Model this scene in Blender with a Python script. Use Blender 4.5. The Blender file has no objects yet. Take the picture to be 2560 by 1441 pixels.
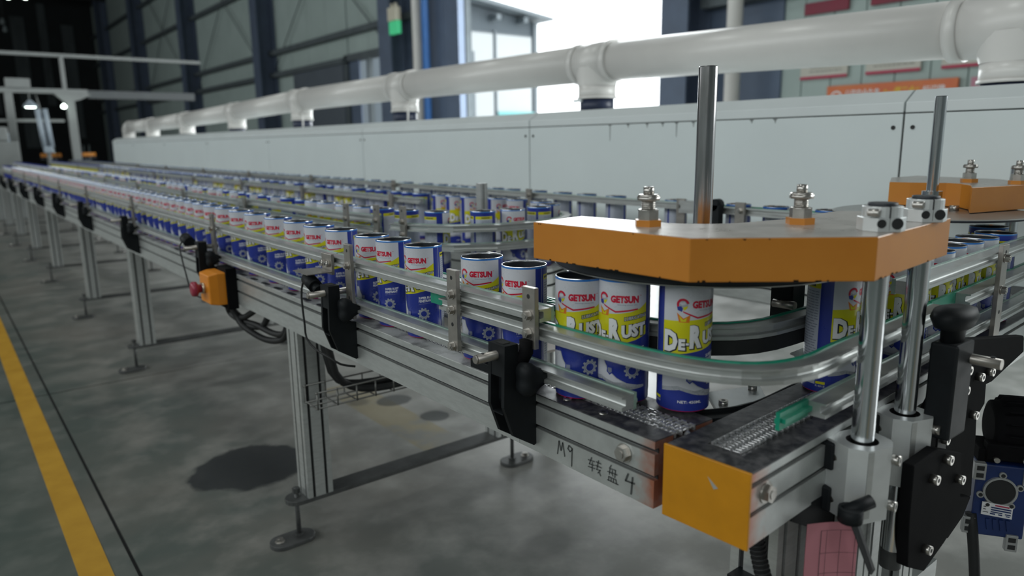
import bpy, bmesh, math, random
from mathutils import Vector, Matrix
random.seed(7)
SC = bpy.context.scene
COL = SC.collection
PI = math.pi
H = 0.97                      # camera height above the floor
# ------------------------------------------------------------------ camera
cam_d = bpy.data.cameras.new('camera'); cam = bpy.data.objects.new('camera', cam_d); COL.objects.link(cam)
B = [[0.7827975849, -0.1330442104, 0.6078874725], [-0.62213293, -0.1463482733, 0.7691116956], [-0.0133625763, -0.9802455922, -0.1973322593]]
rt = [B[i][0] for i in range(3)]; dn = [B[i][1] for i in range(3)]; fw = [B[i][2] for i in range(3)]
cam.matrix_world = Matrix(((rt[0], -dn[0], -fw[0], 0), (rt[1], -dn[1], -fw[1], 0), (rt[2], -dn[2], -fw[2], H), (0, 0, 0, 1)))
cam_d.sensor_fit = 'HORIZONTAL'; cam_d.sensor_width = 36; cam_d.lens = 36*1812.7/2560
cam_d.clip_start = 0.05; cam_d.clip_end = 300
cam_d.dof.use_dof = True; cam_d.dof.focus_distance = 1.12; cam_d.dof.aperture_fstop = 3.6
SC.camera = cam
# ------------------------------------------------------------------ world, lights, exposure
SC.view_settings.view_transform = 'Standard'; SC.view_settings.look = 'None'
SC.view_settings.gamma = 1; SC.view_settings.use_curve_mapping = False; SC.view_settings.exposure = 0.0
W = bpy.data.worlds.new('overcast_sky'); SC.world = W; W.use_nodes = True
bg = W.node_tree.nodes['Background']; bg.inputs[0].default_value = (0.93, 0.98, 1.0, 1); bg.inputs[1].default_value = 3.2
def area(name, loc, rot, sx, sy, power, color=(1, 1, 1)):
    d = bpy.data.lights.new(name, 'AREA'); d.shape = 'RECTANGLE'; d.size = sx; d.size_y = sy; d.energy = power; d.color = color
    o = bpy.data.objects.new(name, d); o.location = loc; o.rotation_euler = rot; COL.objects.link(o); return o
area('left_fill', (-6.7, 9.0, 4.2), (0, math.radians(-82), 0), 2.6, 32, 760, (0.95, 1.0, 1.0))      # added soft light from the left; the wall holds no windows
area('right_fill', (6.2, -2.2, 2.2), (0, math.radians(90), 0), 3.6, 3.6, 430, (0.95, 1.0, 1.0))      # added light to lift the right-hand floor; no doorway is built here
area('opening_daylight', (6.75, 7.25, 2.4), (0, math.radians(84), 0), 4.2, 3.3, 330, (0.93, 0.99, 1.0))        # daylight through the open doorway
for q in range(3):
    area('overhead_fill', (-1.2+0.9*q, -3.0+5*q, 6.3), (0, 0, 0), 1.0, 1.0, 42, (0.95, 1.0, 0.97))  # added overhead light; no lamps are built under the roof

# ------------------------------------------------------------------ materials
def mat(name, col, rough=0.5, metal=0.0, var=0.12, scale=12.0, bump=0.0, stretch=(1, 1, 1), col2=None, thr=None, spec=0.5, coat=0.0, rvar=0.08):
    m = bpy.data.materials.new(name); m.use_nodes = True
    nt = m.node_tree; N = nt.nodes; L = nt.links; b = N['Principled BSDF']
    b.inputs['Roughness'].default_value = rough; b.inputs['Metallic'].default_value = metal
    b.inputs['Specular IOR Level'].default_value = spec; b.inputs['Coat Weight'].default_value = coat
    tc = N.new('ShaderNodeTexCoord'); mp = N.new('ShaderNodeMapping'); mp.inputs['Scale'].default_value = stretch
    L.new(tc.outputs['Object'], mp.inputs[0])
    no = N.new('ShaderNodeTexNoise'); no.inputs['Scale'].default_value = scale; no.inputs['Detail'].default_value = 6; no.inputs['Roughness'].default_value = 0.62
    L.new(mp.outputs[0], no.inputs['Vector'])
    r = N.new('ShaderNodeValToRGB'); lo, hi = thr if thr else (0.3, 0.7)
    r.color_ramp.elements[0].position = lo; r.color_ramp.elements[1].position = hi
    c2 = col2 if col2 else tuple(min(1, c*(1+var)) for c in col)
    c1 = col if col2 else tuple(c*(1-var) for c in col)
    r.color_ramp.elements[0].color = (*c1, 1); r.color_ramp.elements[1].color = (*c2, 1)
    L.new(no.outputs[0], r.inputs[0]); L.new(r.outputs[0], b.inputs['Base Color'])
    mr = N.new('ShaderNodeMapRange'); mr.inputs[3].default_value = max(0.02, rough-rvar); mr.inputs[4].default_value = min(1, rough+rvar)
    L.new(no.outputs[0], mr.inputs[0]); L.new(mr.outputs[0], b.inputs['Roughness'])
    if bump:
        bp = N.new('ShaderNodeBump'); bp.inputs['Strength'].default_value = bump; bp.inputs['Distance'].default_value = 0.002
        L.new(no.outputs[0], bp.inputs['Height']); L.new(bp.outputs[0], b.inputs['Normal'])
    return m
def emit(name, col, s):
    m = bpy.data.materials.new(name); m.use_nodes = True; b = m.node_tree.nodes['Principled BSDF']
    b.inputs['Base Color'].default_value = (*col, 1); b.inputs['Emission Color'].default_value = (*col, 1); b.inputs['Emission Strength'].default_value = s
    return m
M = {}
M['alu'] = mat('brushed_aluminium', (0.56, 0.58, 0.57), 0.42, 0.68, 0.10, 30, 0.02, (1, 1, 6))
M['alu_rail'] = mat('rail_aluminium', (0.53, 0.545, 0.535), 0.40, 0.78, 0.10, 24, 0.02, (1, 1, 5))
M['alu_block'] = mat('machined_aluminium', (0.70, 0.72, 0.72), 0.38, 0.5, 0.05, 40)
M['steel'] = mat('stainless_steel', (0.40, 0.375, 0.345), 0.38, 0.85, 0.10, 60)
M['bolt'] = mat('bolt_steel', (0.50, 0.48, 0.45), 0.30, 0.95, 0.12, 90)
M['chrome'] = mat('chromed_shaft', (0.62, 0.64, 0.66), 0.16, 1.0, 0.06, 40, 0, (1, 1, 0.15))
M['chrome_worn'] = mat('worn_chrome', (0.36, 0.35, 0.35), 0.22, 1.0, 0, 26, 0.05, (1, 1, 0.12), (0.60, 0.60, 0.62), (0.35, 0.62))
M['link'] = mat('chain_steel', (0.62, 0.62, 0.63), 0.28, 0.75, 0.15, 140)
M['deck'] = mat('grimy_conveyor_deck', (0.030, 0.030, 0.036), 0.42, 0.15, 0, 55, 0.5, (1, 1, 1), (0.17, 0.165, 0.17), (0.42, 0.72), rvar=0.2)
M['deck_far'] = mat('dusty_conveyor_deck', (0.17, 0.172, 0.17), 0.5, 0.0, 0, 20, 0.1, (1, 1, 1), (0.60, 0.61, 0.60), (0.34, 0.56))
M['groove'] = mat('groove_shadow_black', (0.016, 0.017, 0.018), 0.6, 0, 0.2, 30)
M['black'] = mat('black_nylon', (0.010, 0.012, 0.014), 0.55, 0, 0.2, 40, 0.03, spec=0.22)
M['rubber'] = mat('black_rubber', (0.012, 0.013, 0.014), 0.6, 0, 0.2, 60)
M['blackmetal'] = mat('black_oxide_plate', (0.006, 0.006, 0.007), 0.75, 0.0, 0.25, 30, 0.02, spec=0.10)
M['green'] = mat('green_wear_strip', (0.006, 0.27, 0.165), 0.35, 0, 0.15, 40)
M['clear'] = mat('pale_green_wear_strip', (0.30, 0.42, 0.36), 0.3, 0, 0.2, 60)
M['orange'] = mat('orange_paint', (0.52, 0.185, 0.022), 0.33, 0, 0, 7, 0.015, (1, 1, 1), (0.60, 0.235, 0.03), (0.3, 0.7))
M['platetop'] = mat('scuffed_grey_top', (0.30, 0.265, 0.235), 0.30, 0.25, 0, 22, 0.05, (1, 1, 1), (0.46, 0.43, 0.40), (0.35, 0.65), rvar=0.1)
M['yellow'] = mat('yellow_paint', (0.56, 0.235, 0.004), 0.42, 0, 0.10, 18, 0.02)
M['primer'] = mat('orange_overspray', (0.42, 0.12, 0.05), 0.45, 0.3, 0, 60, 0, (1, 1, 1), (0.34, 0.33, 0.31), (0.35, 0.62))
M['disc'] = mat('dark_wheel_rim', (0.022, 0.026, 0.034), 0.5, 0.0, 0.2, 30)
M['disctop'] = mat('steel_wheel_face', (0.36, 0.36, 0.35), 0.33, 0.8, 0.1, 14)
M['white'] = mat('white_enamel', (0.70, 0.765, 0.77), 0.38, 0, 0.02, 3)
M['lid'] = mat('white_enamel_lid', (0.70, 0.75, 0.755), 0.38, 0, 0.03, 4)
M['pvc'] = mat('white_pvc', (0.70, 0.685, 0.66), 0.32, 0, 0.03, 6, rvar=0.04)
M['sleeve'] = mat('dark_blue_sleeve', (0.016, 0.025, 0.06), 0.4, 0, 0.2, 20)
M['cloth'] = mat('green_cladding', (0.38, 0.46, 0.44), 0.6, 0, 0.06, 2)
M['girt'] = mat('girt_steel', (0.095, 0.115, 0.125), 0.6, 0.2, 0.15, 5)
M['navy'] = mat('navy_steel', (0.095, 0.125, 0.185), 0.5, 0.1, 0.12, 4)
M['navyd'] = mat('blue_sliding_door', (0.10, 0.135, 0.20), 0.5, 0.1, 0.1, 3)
M['bluepipe'] = mat('blue_pipe', (0.035, 0.13, 0.36), 0.4, 0, 0.08, 8)
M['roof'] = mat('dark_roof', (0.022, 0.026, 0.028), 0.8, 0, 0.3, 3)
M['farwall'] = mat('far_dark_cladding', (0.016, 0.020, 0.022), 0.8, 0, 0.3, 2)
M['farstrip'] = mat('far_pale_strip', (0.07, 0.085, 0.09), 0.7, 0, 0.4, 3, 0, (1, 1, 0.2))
M['frame'] = mat('white_frame_paint', (0.24, 0.255, 0.25), 0.5, 0, 0.08, 6)
M['framed'] = mat('grey_frame_paint', (0.085, 0.095, 0.10), 0.5, 0, 0.1, 6)
M['tubegrey'] = mat('pale_blue_tube', (0.36, 0.42, 0.48), 0.4, 0, 0.08, 6)
M['outwall'] = mat('outbuilding_cladding', (0.10, 0.125, 0.145), 0.6, 0, 0.05, 2)
M['outpane'] = mat('outbuilding_pane', (0.52, 0.55, 0.56), 0.15, 0, 0.03, 1)
M['outtrim'] = mat('outbuilding_trim', (0.17, 0.20, 0.22), 0.5, 0, 0.05, 3)
M['outground'] = mat('pale_yard_concrete', (0.55, 0.56, 0.55), 0.8, 0, 0.05, 2)
M['teal'] = mat('teal_sill', (0.20, 0.55, 0.55), 0.5, 0, 0.05, 3)
M['poster'] = mat('poster_paper', (0.55, 0.53, 0.47), 0.6, 0, 0.04, 6)
M['postertext'] = mat('poster_print_grey', (0.30, 0.29, 0.26), 0.6, 0, 0.1, 20)
M['posterred'] = mat('poster_red', (0.42, 0.025, 0.075), 0.5, 0, 0.1, 8)
M['posterhead'] = mat('dark_red_heading', (0.20, 0.012, 0.035), 0.5, 0, 0.1, 8)
M['banner'] = mat('orange_banner', (0.62, 0.12, 0.045), 0.5, 0, 0, 2.2, 0, (1, 1, 1), (0.66, 0.20, 0.06), (0.35, 0.65))
M['pink'] = mat('pink_paper', (0.56, 0.22, 0.26), 0.7, 0, 0.05, 10)
M['pinkpale'] = mat('pale_pink_notice', (0.50, 0.24, 0.30), 0.7, 0, 0.05, 10)
M['ink'] = mat('ink_black', (0.03, 0.03, 0.035), 0.6, 0, 0.1, 30)
M['marker'] = mat('marker_ink', (0.055, 0.06, 0.06), 0.5, 0, 0.3, 60)
M['wht'] = mat('white_print', (0.80, 0.80, 0.82), 0.5, 0, 0.02, 20)
M['yel'] = mat('yellow_lettering', (0.75, 0.50, 0.03), 0.5, 0, 0.02, 20)
M['gearblue'] = mat('blue_gearbox_paint', (0.010, 0.030, 0.13), 0.35, 0, 0.15, 20)
M['gearedge'] = mat('bare_cast_edge', (0.42, 0.43, 0.43), 0.4, 0.5, 0.1, 40)
M['redbutton'] = mat('red_mushroom_button', (0.34, 0.03, 0.06), 0.35, 0, 0.05, 20)
M['boxorange'] = mat('orange_plastic', (0.80, 0.27, 0.015), 0.4, 0, 0.03, 20)
M['brass'] = mat('pale_metal_ring', (0.6, 0.52, 0.40), 0.3, 0.8, 0.05, 20)
M['footsteel'] = mat('dark_foot_steel', (0.085, 0.088, 0.088), 0.5, 0.3, 0.25, 30, 0.05)
M['tape'] = mat('yellow_floor_line', (0.50, 0.26, 0.012), 0.55, 0, 0, 9, 0.03, (1, 1, 1), (0.58, 0.315, 0.02), (0.35, 0.6))
M['led'] = emit('led_lamp', (0.85, 1.0, 0.9), 9.0)
M['exitgreen'] = emit('exit_green', (0.05, 0.45, 0.20), 0.5)
M['cream'] = mat('cream_plastic', (0.62, 0.58, 0.47), 0.5, 0, 0.04, 10)
M['wire'] = mat('zinc_wire', (0.20, 0.20, 0.19), 0.4, 0.7, 0.1, 30)
M['joint'] = mat('floor_joint_fill', (0.018, 0.019, 0.020), 0.8, 0, 0.2, 10)
M['seam'] = mat('dark_sealant', (0.05, 0.055, 0.055), 0.7, 0, 0.2, 30)
# can colours
M['canblue'] = mat('can_blue', (0.022, 0.040, 0.285), 0.28, 0, 0.03, 30, rvar=0.03)
M['canwhite'] = mat('can_white', (0.60, 0.61, 0.66), 0.28, 0, 0.01, 30, rvar=0.03)
M['canpale'] = mat('can_pale_panel', (0.47, 0.50, 0.58), 0.30, 0, 0.01, 30, rvar=0.03)
M['canyellow'] = mat('can_yellow', (0.66, 0.62, 0.012), 0.28, 0, 0.02, 30, rvar=0.03)
M['canred'] = mat('can_red', (0.56, 0.012, 0.045), 0.28, 0, 0.02, 30, rvar=0.03)
M['cansky'] = mat('can_sky_blue', (0.035, 0.20, 0.60), 0.28, 0, 0.02, 30, rvar=0.03)
M['canblack'] = mat('can_black', (0.018, 0.020, 0.028), 0.3, 0, 0.02, 30)
M['cansilver'] = mat('can_silver', (0.42, 0.44, 0.48), 0.28, 0.1, 0.1, 90)
M['canorange'] = mat('can_orange', (0.70, 0.20, 0.02), 0.28, 0, 0.02, 30)
M['cangrey'] = mat('can_grey_text', (0.20, 0.22, 0.30), 0.3, 0, 0.02, 30)
M['canpink'] = mat('can_magenta_edge', (0.50, 0.02, 0.12), 0.3, 0, 0.02, 30)
M['caninside'] = mat('can_inside_shade', (0.040, 0.046, 0.055), 0.35, 0.4, 0.1, 30)  # grey metal inside, darkened in the colour for the shade within the can
M['canrim'] = mat('can_bare_rim', (0.72, 0.73, 0.75), 0.2, 0.9, 0.03, 30)

def floor_mat():
    m = bpy.data.materials.new('worn_epoxy_floor'); m.use_nodes = True
    nt = m.node_tree; N = nt.nodes; L = nt.links; b = N['Principled BSDF']
    geo = N.new('ShaderNodeNewGeometry'); P = geo.outputs['Position']
    def noise(s, d=6, r=0.6):
        n = N.new('ShaderNodeTexNoise'); n.inputs['Scale'].default_value = s; n.inputs['Detail'].default_value = d; n.inputs['Roughness'].default_value = r
        L.new(P, n.inputs['Vector']); return n.outputs[0]
    def ramp(src, a, c, ca=(0, 0, 0, 1), cb=(1, 1, 1, 1)):
        r = N.new('ShaderNodeValToRGB'); r.color_ramp.elements[0].position = a; r.color_ramp.elements[1].position = c
        r.color_ramp.elements[0].color = ca; r.color_ramp.elements[1].color = cb; L.new(src, r.inputs[0]); return r.outputs[0]
    def mix(f, a, c):
        x = N.new('ShaderNodeMix'); x.data_type = 'RGBA'
        if isinstance(f, float): x.inputs[0].default_value = f
        else: L.new(f, x.inputs[0])
        for s, i in ((a, 6), (c, 7)):
            if isinstance(s, tuple): x.inputs[i].default_value = s
            else: L.new(s, x.inputs[i])
        return x.outputs[2]
    def math_(op, a, c=None):
        x = N.new('ShaderNodeMath'); x.operation = op
        for s, i in ((a, 0), (c, 1)):
            if s is None: continue
            if isinstance(s, (int, float)): x.inputs[i].default_value = s
            else: L.new(s, x.inputs[i])
        return x.outputs[0]
    big = noise(1.3, 4); mid = noise(5.5, 6); fine = noise(60, 4)
    base = mix(ramp(big, 0.38, 0.62), (0.088, 0.110, 0.100, 1), (0.180, 0.170, 0.150, 1))
    base = mix(ramp(mid, 0.45, 0.72), base, (0.255, 0.245, 0.222, 1))
    base = mix(math_('MULTIPLY', ramp(fine, 0.45, 0.75), 0.25), base, (0.13, 0.135, 0.13, 1))
    sx = N.new('ShaderNodeSeparateXYZ'); L.new(P, sx.inputs[0])
    lane = ramp(math_('MULTIPLY', math_('ADD', sx.outputs[0], 0.3), 1.2), 0.40, 0.95)      # the walkway side keeps its green coat
    base = mix(lane, mix(0.55, base, (0.075, 0.108, 0.094, 1)), base)
    pale = ramp(math_('MULTIPLY', sx.outputs[0], 0.5), 0.22, 0.62)                      # bare dusty concrete beyond the lines, with door light also put into its colour
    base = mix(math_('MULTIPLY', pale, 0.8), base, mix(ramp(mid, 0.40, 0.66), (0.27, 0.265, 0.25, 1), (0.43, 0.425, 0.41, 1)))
    # old faded yellow marking under the line
    fx = math_('MULTIPLY', math_('LESS_THAN', math_('ABSOLUTE', math_('SUBTRACT', sx.outputs[0], 1.20)), 0.075), ramp(mid, 0.40, 0.52))
    fy = math_('MULTIPLY', fx, math_('LESS_THAN', math_('ABSOLUTE', math_('SUBTRACT', sx.outputs[1], 2.25)), 0.42))
    base = mix(math_('MULTIPLY', fy, 0.55), base, (0.30, 0.235, 0.10, 1))
    rough = mix(ramp(mid, 0.35, 0.7), (0.30, 0.30, 0.30, 1), (0.46, 0.46, 0.46, 1))
    # oil stains
    for (cx, cy, rx, ry, k) in ((0.655, 2.14, 0.185, 0.165, 0.95), (1.315, 2.13, 0.055, 0.055, 0.75), (1.285, 2.37, 0.075, 0.06, 0.7), (1.17, 2.44, 0.05, 0.05, 0.5), (1.06, 1.22, 0.10, 0.07, 0.4), (0.92, 3.02, 0.17, 0.06, 0.4), (0.40, 3.0, 0.12, 0.1, 0.25)):
        dx = math_('DIVIDE', math_('SUBTRACT', sx.outputs[0], cx), rx); dy = math_('DIVIDE', math_('SUBTRACT', sx.outputs[1], cy), ry)
        d = math_('SQRT', math_('ADD', math_('MULTIPLY', dx, dx), math_('MULTIPLY', dy, dy)))
        d = math_('ADD', d, math_('MULTIPLY', math_('SUBTRACT', noise(9, 3), 0.5), 0.55))
        k2 = math_('MULTIPLY', ramp(d, 0.90 if k > 0.6 else 0.6, 1.0, (1, 1, 1, 1), (0, 0, 0, 1)), k)
        base = mix(k2, base, (0.030, 0.033, 0.036, 1))
    L.new(base, b.inputs['Base Color']); L.new(rough, b.inputs['Roughness'])
    bp = N.new('ShaderNodeBump'); bp.inputs['Strength'].default_value = 0.08; bp.inputs['Distance'].default_value = 0.004
    L.new(mid, bp.inputs['Height']); L.new(bp.outputs[0], b.inputs['Normal'])
    return m
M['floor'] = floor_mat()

# ------------------------------------------------------------------ mesh helpers
class MB:
    def __init__(s): s.v = []; s.f = []; s.m = []; s.sm = []
    def add(s, vs, fs, mi=0, smooth=False):
        o = len(s.v); s.v += [tuple(p) for p in vs]
        for f in fs: s.f.append([o+i for i in f]); s.m.append(mi); s.sm.append(smooth)
        return s
    def box(s, x0, x1, y0, y1, z0, z1, mi=0):
        return s.add([(x0, y0, z0), (x1, y0, z0), (x1, y1, z0), (x0, y1, z0), (x0, y0, z1), (x1, y0, z1), (x1, y1, z1), (x0, y1, z1)],
                     [(0, 3, 2, 1), (4, 5, 6, 7), (0, 1, 5, 4), (1, 2, 6, 5), (2, 3, 7, 6), (3, 0, 4, 7)], mi)
    def hexa(s, lo, hi, mi=0):
        n = len(lo); return s.loft([lo, hi], mi)
    def loft(s, rings, mi=0, smooth=False, caps=True, closed=False):
        n = len(rings[0]); vs = [p for r in rings for p in r]; fs = []
        R = len(rings)
        for i in range(R if closed else R-1):
            a = i*n; c = ((i+1) % R)*n
            for j in range(n):
                k = (j+1) % n; fs.append((a+j, a+k, c+k, c+j))
        s.add(vs, fs, mi, smooth)
        if caps and not closed:
            o = len(s.v)-len(vs)
            s.f.append([o+j for j in range(n)][::-1]); s.m.append(mi); s.sm.append(False)
            s.f.append([o+(R-1)*n+j for j in range(n)]); s.m.append(mi); s.sm.append(False)
        return s
    def prism(s, pts, z0, z1, mi=0, top=None, bot=None):
        n = len(pts); lo = [(p[0], p[1], z0) for p in pts]; hi = [(p[0], p[1], z1) for p in pts]
        s.add(lo+hi, [(j, (j+1) % n, n+(j+1) % n, n+j) for j in range(n)], mi)
        o = len(s.v)-2*n
        s.f.append([o+j for j in range(n)][::-1]); s.m.append(mi if bot is None else bot); s.sm.append(False)
        s.f.append([o+n+j for j in range(n)]); s.m.append(mi if top is None else top); s.sm.append(False)
        return s
    def extr(s, pts3, vec, mi=0):
        return s.loft([pts3, [tuple(p[i]+vec[i] for i in range(3)) for p in pts3]], mi)
    def cyl(s, p0, p1, r, n=12, r2=None, mi=0, smooth=True, caps=True, ph=0.0):
        p0 = Vector(p0); p1 = Vector(p1); d = (p1-p0).normalized()
        a = d.cross(Vector((0, 0, 1)) if abs(d.z) < 0.9 else Vector((1, 0, 0))).normalized(); c = d.cross(a)
        r2 = r if r2 is None else r2
        R = lambda p, q: [tuple(p+(a*math.cos(ph+2*PI*i/n)+c*math.sin(ph+2*PI*i/n))*q) for i in range(n)]
        return s.loft([R(p0, r), R(p1, r2)], mi, smooth, caps)
    def tube(s, path, r, n=8, mi=0):
        path = [Vector(p) for p in path]; rings = []; up = None
        for i, p in enumerate(path):
            d = (path[min(i+1, len(path)-1)]-path[max(i-1, 0)]).normalized()
            if up is None: up = d.cross(Vector((0, 0, 1)) if abs(d.z) < 0.9 else Vector((1, 0, 0))).normalized()
            a = (up-d*up.dot(d)).normalized(); up = a; c = d.cross(a)
            rings.append([tuple(p+(a*math.cos(2*PI*k/n)+c*math.sin(2*PI*k/n))*r) for k in range(n)])
        return s.loft(rings, mi, True)
    def lathe(s, prof, cx=0, cy=0, n=32, mi=0, smooth=True, mis=None):
        for i in range(len(prof)-1):
            (r0, z0), (r1, z1) = prof[i], prof[i+1]
            ra = [(cx+r0*math.cos(2*PI*k/n), cy+r0*math.sin(2*PI*k/n), z0) for k in range(n)]
            rb = [(cx+r1*math.cos(2*PI*k/n), cy+r1*math.sin(2*PI*k/n), z1) for k in range(n)]
            s.loft([ra, rb], mi if mis is None else mis[i], smooth, False)
        return s
    def sweep(s, prof, path, mi=0, z=0.0, smooth=False):
        """prof: (n, z) with n to the right of the travel direction; path: (x, y) points"""
        rings = []; K = len(path)
        for i, p in enumerate(path):
            def dirn(a, c):
                d = Vector((path[c][0]-path[a][0], path[c][1]-path[a][1])); d.normalize(); return d
            d0 = dirn(i-1, i) if i > 0 else dirn(0, 1); d1 = dirn(i, i+1) if i < K-1 else d0
            if i == 0: d0 = d1
            t = (d0+d1).normalized(); k = 1/max(0.5, t.dot(d1)); r = Vector((t.y, -t.x))
            rings.append([(p[0]+r.x*n*k, p[1]+r.y*n*k, z+h) for n, h in prof])
        return s.loft(rings, mi, smooth)
    def mesh(s, name, mats, off=(0, 0, 0)):
        me = bpy.data.meshes.new(name)
        me.from_pydata([(p[0]-off[0], p[1]-off[1], p[2]-off[2]) for p in s.v], [], s.f)
        for m in mats: me.materials.append(m)
        me.polygons.foreach_set('material_index', s.m); me.polygons.foreach_set('use_smooth', s.sm)
        bm = bmesh.new(); bm.from_mesh(me); bmesh.ops.recalc_face_normals(bm, faces=bm.faces[:]); bm.to_mesh(me); bm.free()
        return me
    def build(s, name, mats, parent=None, bevel=0.0, **props):
        if not isinstance(mats, (list, tuple)): mats = [mats]
        off = wloc(parent) if parent else (0, 0, 0)
        o = bpy.data.objects.new(name, s.mesh(name, mats, off)); COL.objects.link(o)
        if parent: o.parent = parent
        if bevel:
            b = o.modifiers.new('bevel', 'BEVEL'); b.width = bevel; b.segments = 2; b.limit_method = 'ANGLE'; b.angle_limit = 0.6
        for k, v in props.items(): o[k] = v
        return o
def wloc(o):
    v = Vector((0, 0, 0))
    while o: v = v+o.location; o = o.parent
    return v
def thing(name, label, cat, loc=(0, 0, 0), group=None):
    o = bpy.data.objects.new(name, None); o.empty_display_size = 0.05; COL.objects.link(o); o.location = loc
    o['label'] = label; o['category'] = cat
    if group: o['group'] = group
    return o
def tag(o, label, cat, group=None):
    o['label'] = label; o['category'] = cat
    if group: o['group'] = group
    return o
def struct(o): o['kind'] = 'structure'; return o
def inst(name, me, parent, loc, rz=0.0, rot=None):
    o = bpy.data.objects.new(name, me); COL.objects.link(o); o.parent = parent
    w = wloc(parent); o.location = (loc[0]-w[0], loc[1]-w[1], loc[2]-w[2])
    o.rotation_euler = rot if rot else (0, 0, rz); return o
def spline(pts, step=0.03):
    """Catmull-Rom through 2D or 3D points"""
    P = [Vector(p) for p in pts]; P = [P[0]*2-P[1]]+P+[P[-1]*2-P[-2]]; out = []
    for i in range(1, len(P)-2):
        a, b, c, d = P[i-1], P[i], P[i+1], P[i+2]; n = max(1, int((c-b).length/step))
        for k in range(n):
            t = k/n
            out.append(0.5*((2*b)+(c-a)*t+(2*a-5*b+4*c-d)*t*t+(3*b-a-3*c+d)*t**3))
    out.append(P[-2]); return [tuple(p) for p in out]
def offset(path, d):
    out = []
    for i, p in enumerate(path):
        a = path[max(0, i-1)]; c = path[min(len(path)-1, i+1)]
        t = Vector((c[0]-a[0], c[1]-a[1])).normalized(); out.append((p[0]+t.y*d, p[1]-t.x*d))
    return out
def text2d(s, bold=0.0, shear=0.0):
    cu = bpy.data.curves.new('txt', 'FONT'); cu.body = s; cu.resolution_u = 2; cu.offset = bold; cu.shear = shear; cu.align_x = 'LEFT'
    o = bpy.data.objects.new('txt', cu); COL.objects.link(o)
    dg = bpy.context.evaluated_depsgraph_get(); me = bpy.data.meshes.new_from_object(o.evaluated_get(dg))
    vs = [(v.co.x, v.co.y) for v in me.vertices]; fs = [tuple(p.vertices) for p in me.polygons]
    bpy.data.objects.remove(o); bpy.data.curves.remove(cu); bpy.data.meshes.remove(me)
    if not vs: vs = [(0, 0), (1, 0), (1, 1)]; fs = [(0, 1, 2)]
    return vs, fs
def fit(tx, x0, y0, w, h, rot=0.0, skew=0.0):
    """scale text (vs, fs) into the box, then tilt"""
    vs, fs = tx; ax = min(v[0] for v in vs); bx = max(v[0] for v in vs); ay = min(v[1] for v in vs); by = max(v[1] for v in vs)
    out = []
    for x, y in vs:
        X = (x-ax)/(bx-ax)*w; Y = (y-ay)/(by-ay)*h
        out.append((x0+X*math.cos(rot)-Y*math.sin(rot)*0, y0+Y+X*math.tan(rot)+skew*X*X))
    return out, fs
ONES = ['', 'first', 'second', 'third', 'fourth', 'fifth', 'sixth', 'seventh', 'eighth', 'ninth', 'tenth', 'eleventh', 'twelfth', 'thirteenth', 'fourteenth', 'fifteenth', 'sixteenth', 'seventeenth', 'eighteenth', 'nineteenth']
TENS = ['', '', 'twenty', 'thirty', 'forty', 'fifty', 'sixty', 'seventy', 'eighty', 'ninety']
def ordinal(n):
    if n >= 100: return 'hundred and '+ordinal(n-100) if n > 100 else 'hundredth'
    if n < 20: return ONES[n]
    return TENS[n//10][:-1]+'ieth' if n % 10 == 0 else TENS[n//10]+'-'+ONES[n % 10]
# ================================================================== STRUCTURE
# floor slabs with recessed joints
fl = struct(MB().box(-7, 6.7, -7, 38, -0.06, -0.006).build('floor', M['joint']))
xs = [-7, -3.7, 0.2585, 4.26, 6.7]; ys = [-7, -2.66, 3.34, 9.34, 15.34, 21.34, 27.34, 38]
g = 0.0042
for i in range(4):
    for j in range(7):
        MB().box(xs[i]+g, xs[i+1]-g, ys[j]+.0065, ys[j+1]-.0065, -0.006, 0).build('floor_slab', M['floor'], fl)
struct(MB().box(0.146, 0.211, -3, 34, 0, 0.0012).build('trim_1', M['tape']))          # painted walkway line
# yard outside
yard = struct(MB().box(6.7, 60, -20, 60, -0.08, -0.02).build('yard_ground', M['outground']))
WX = 6.5
# right wall: cladding with rib joints, openings 5.2-9.27 (doorway)
wr = thing('wall_right', '', ''); del wr['label']; del wr['category']; wr['kind'] = 'structure'
def clad(y0, y1, z0, z1, w=0.45):
    n = max(1, round((y1-y0)/w)); d = (y1-y0)/n
    for k in range(n):
        a, b = y0+k*d+0.006, y0+(k+1)*d-0.006
        MB().prism([(WX, a), (WX, b), (WX+0.02, b+0.004), (WX+0.02, a-0.004)], z0, z1).build('cladding_panel', M['cloth'], wr)
MB().box(WX+0.02, WX+0.12, -7, 5.17, 0, 7.4).build('wall_backing', M['girt'], wr)
MB().box(WX+0.02, WX+0.12, 9.27, 11.5, 0, 7.4).build('wall_backing', M['girt'], wr)
MB().box(WX+0.02, WX+0.12, 13.1, 38, 0, 7.4).build('wall_backing', M['girt'], wr)
MB().box(WX+0.02, WX+0.12, 11.5, 13.1, 2.5, 7.4).build('wall_backing', M['girt'], wr)
MB().box(WX+0.02, WX+0.12, 5.17, 9.27, 4.9, 7.4).build('wall_backing', M['girt'], wr)
clad(-1.0, 4.95, 0, 7.0, 0.28); clad(9.9, 11.45, 0, 7.0, 0.5); clad(11.5, 13.1, 2.58, 7.0, 0.8); clad(13.15, 16.7, 0.0, 7.0, 0.85)
clad(16.9, 22.6, 2.55, 7.0, 1.4); clad(16.9, 22.6, 0, 2.45, 0.25); clad(22.8, 28.6, 2.55, 7.0, 1.45); clad(22.8, 28.6, 0, 2.45, 0.3); clad(28.8, 37.8, 0, 7.0, 1.5)
for zz, a, b in ((3.0, 9.9, 38), (4.52, 9.9, 38), (5.7, 9.9, 38), (2.52, 13.1, 38), (2.50, -1.0, 4.9), (3.4, -1, 4.9)):
    MB().box(WX-0.14, WX, a, b, zz-0.05, zz+0.05).build('girt', M['girt'], wr)
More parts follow.
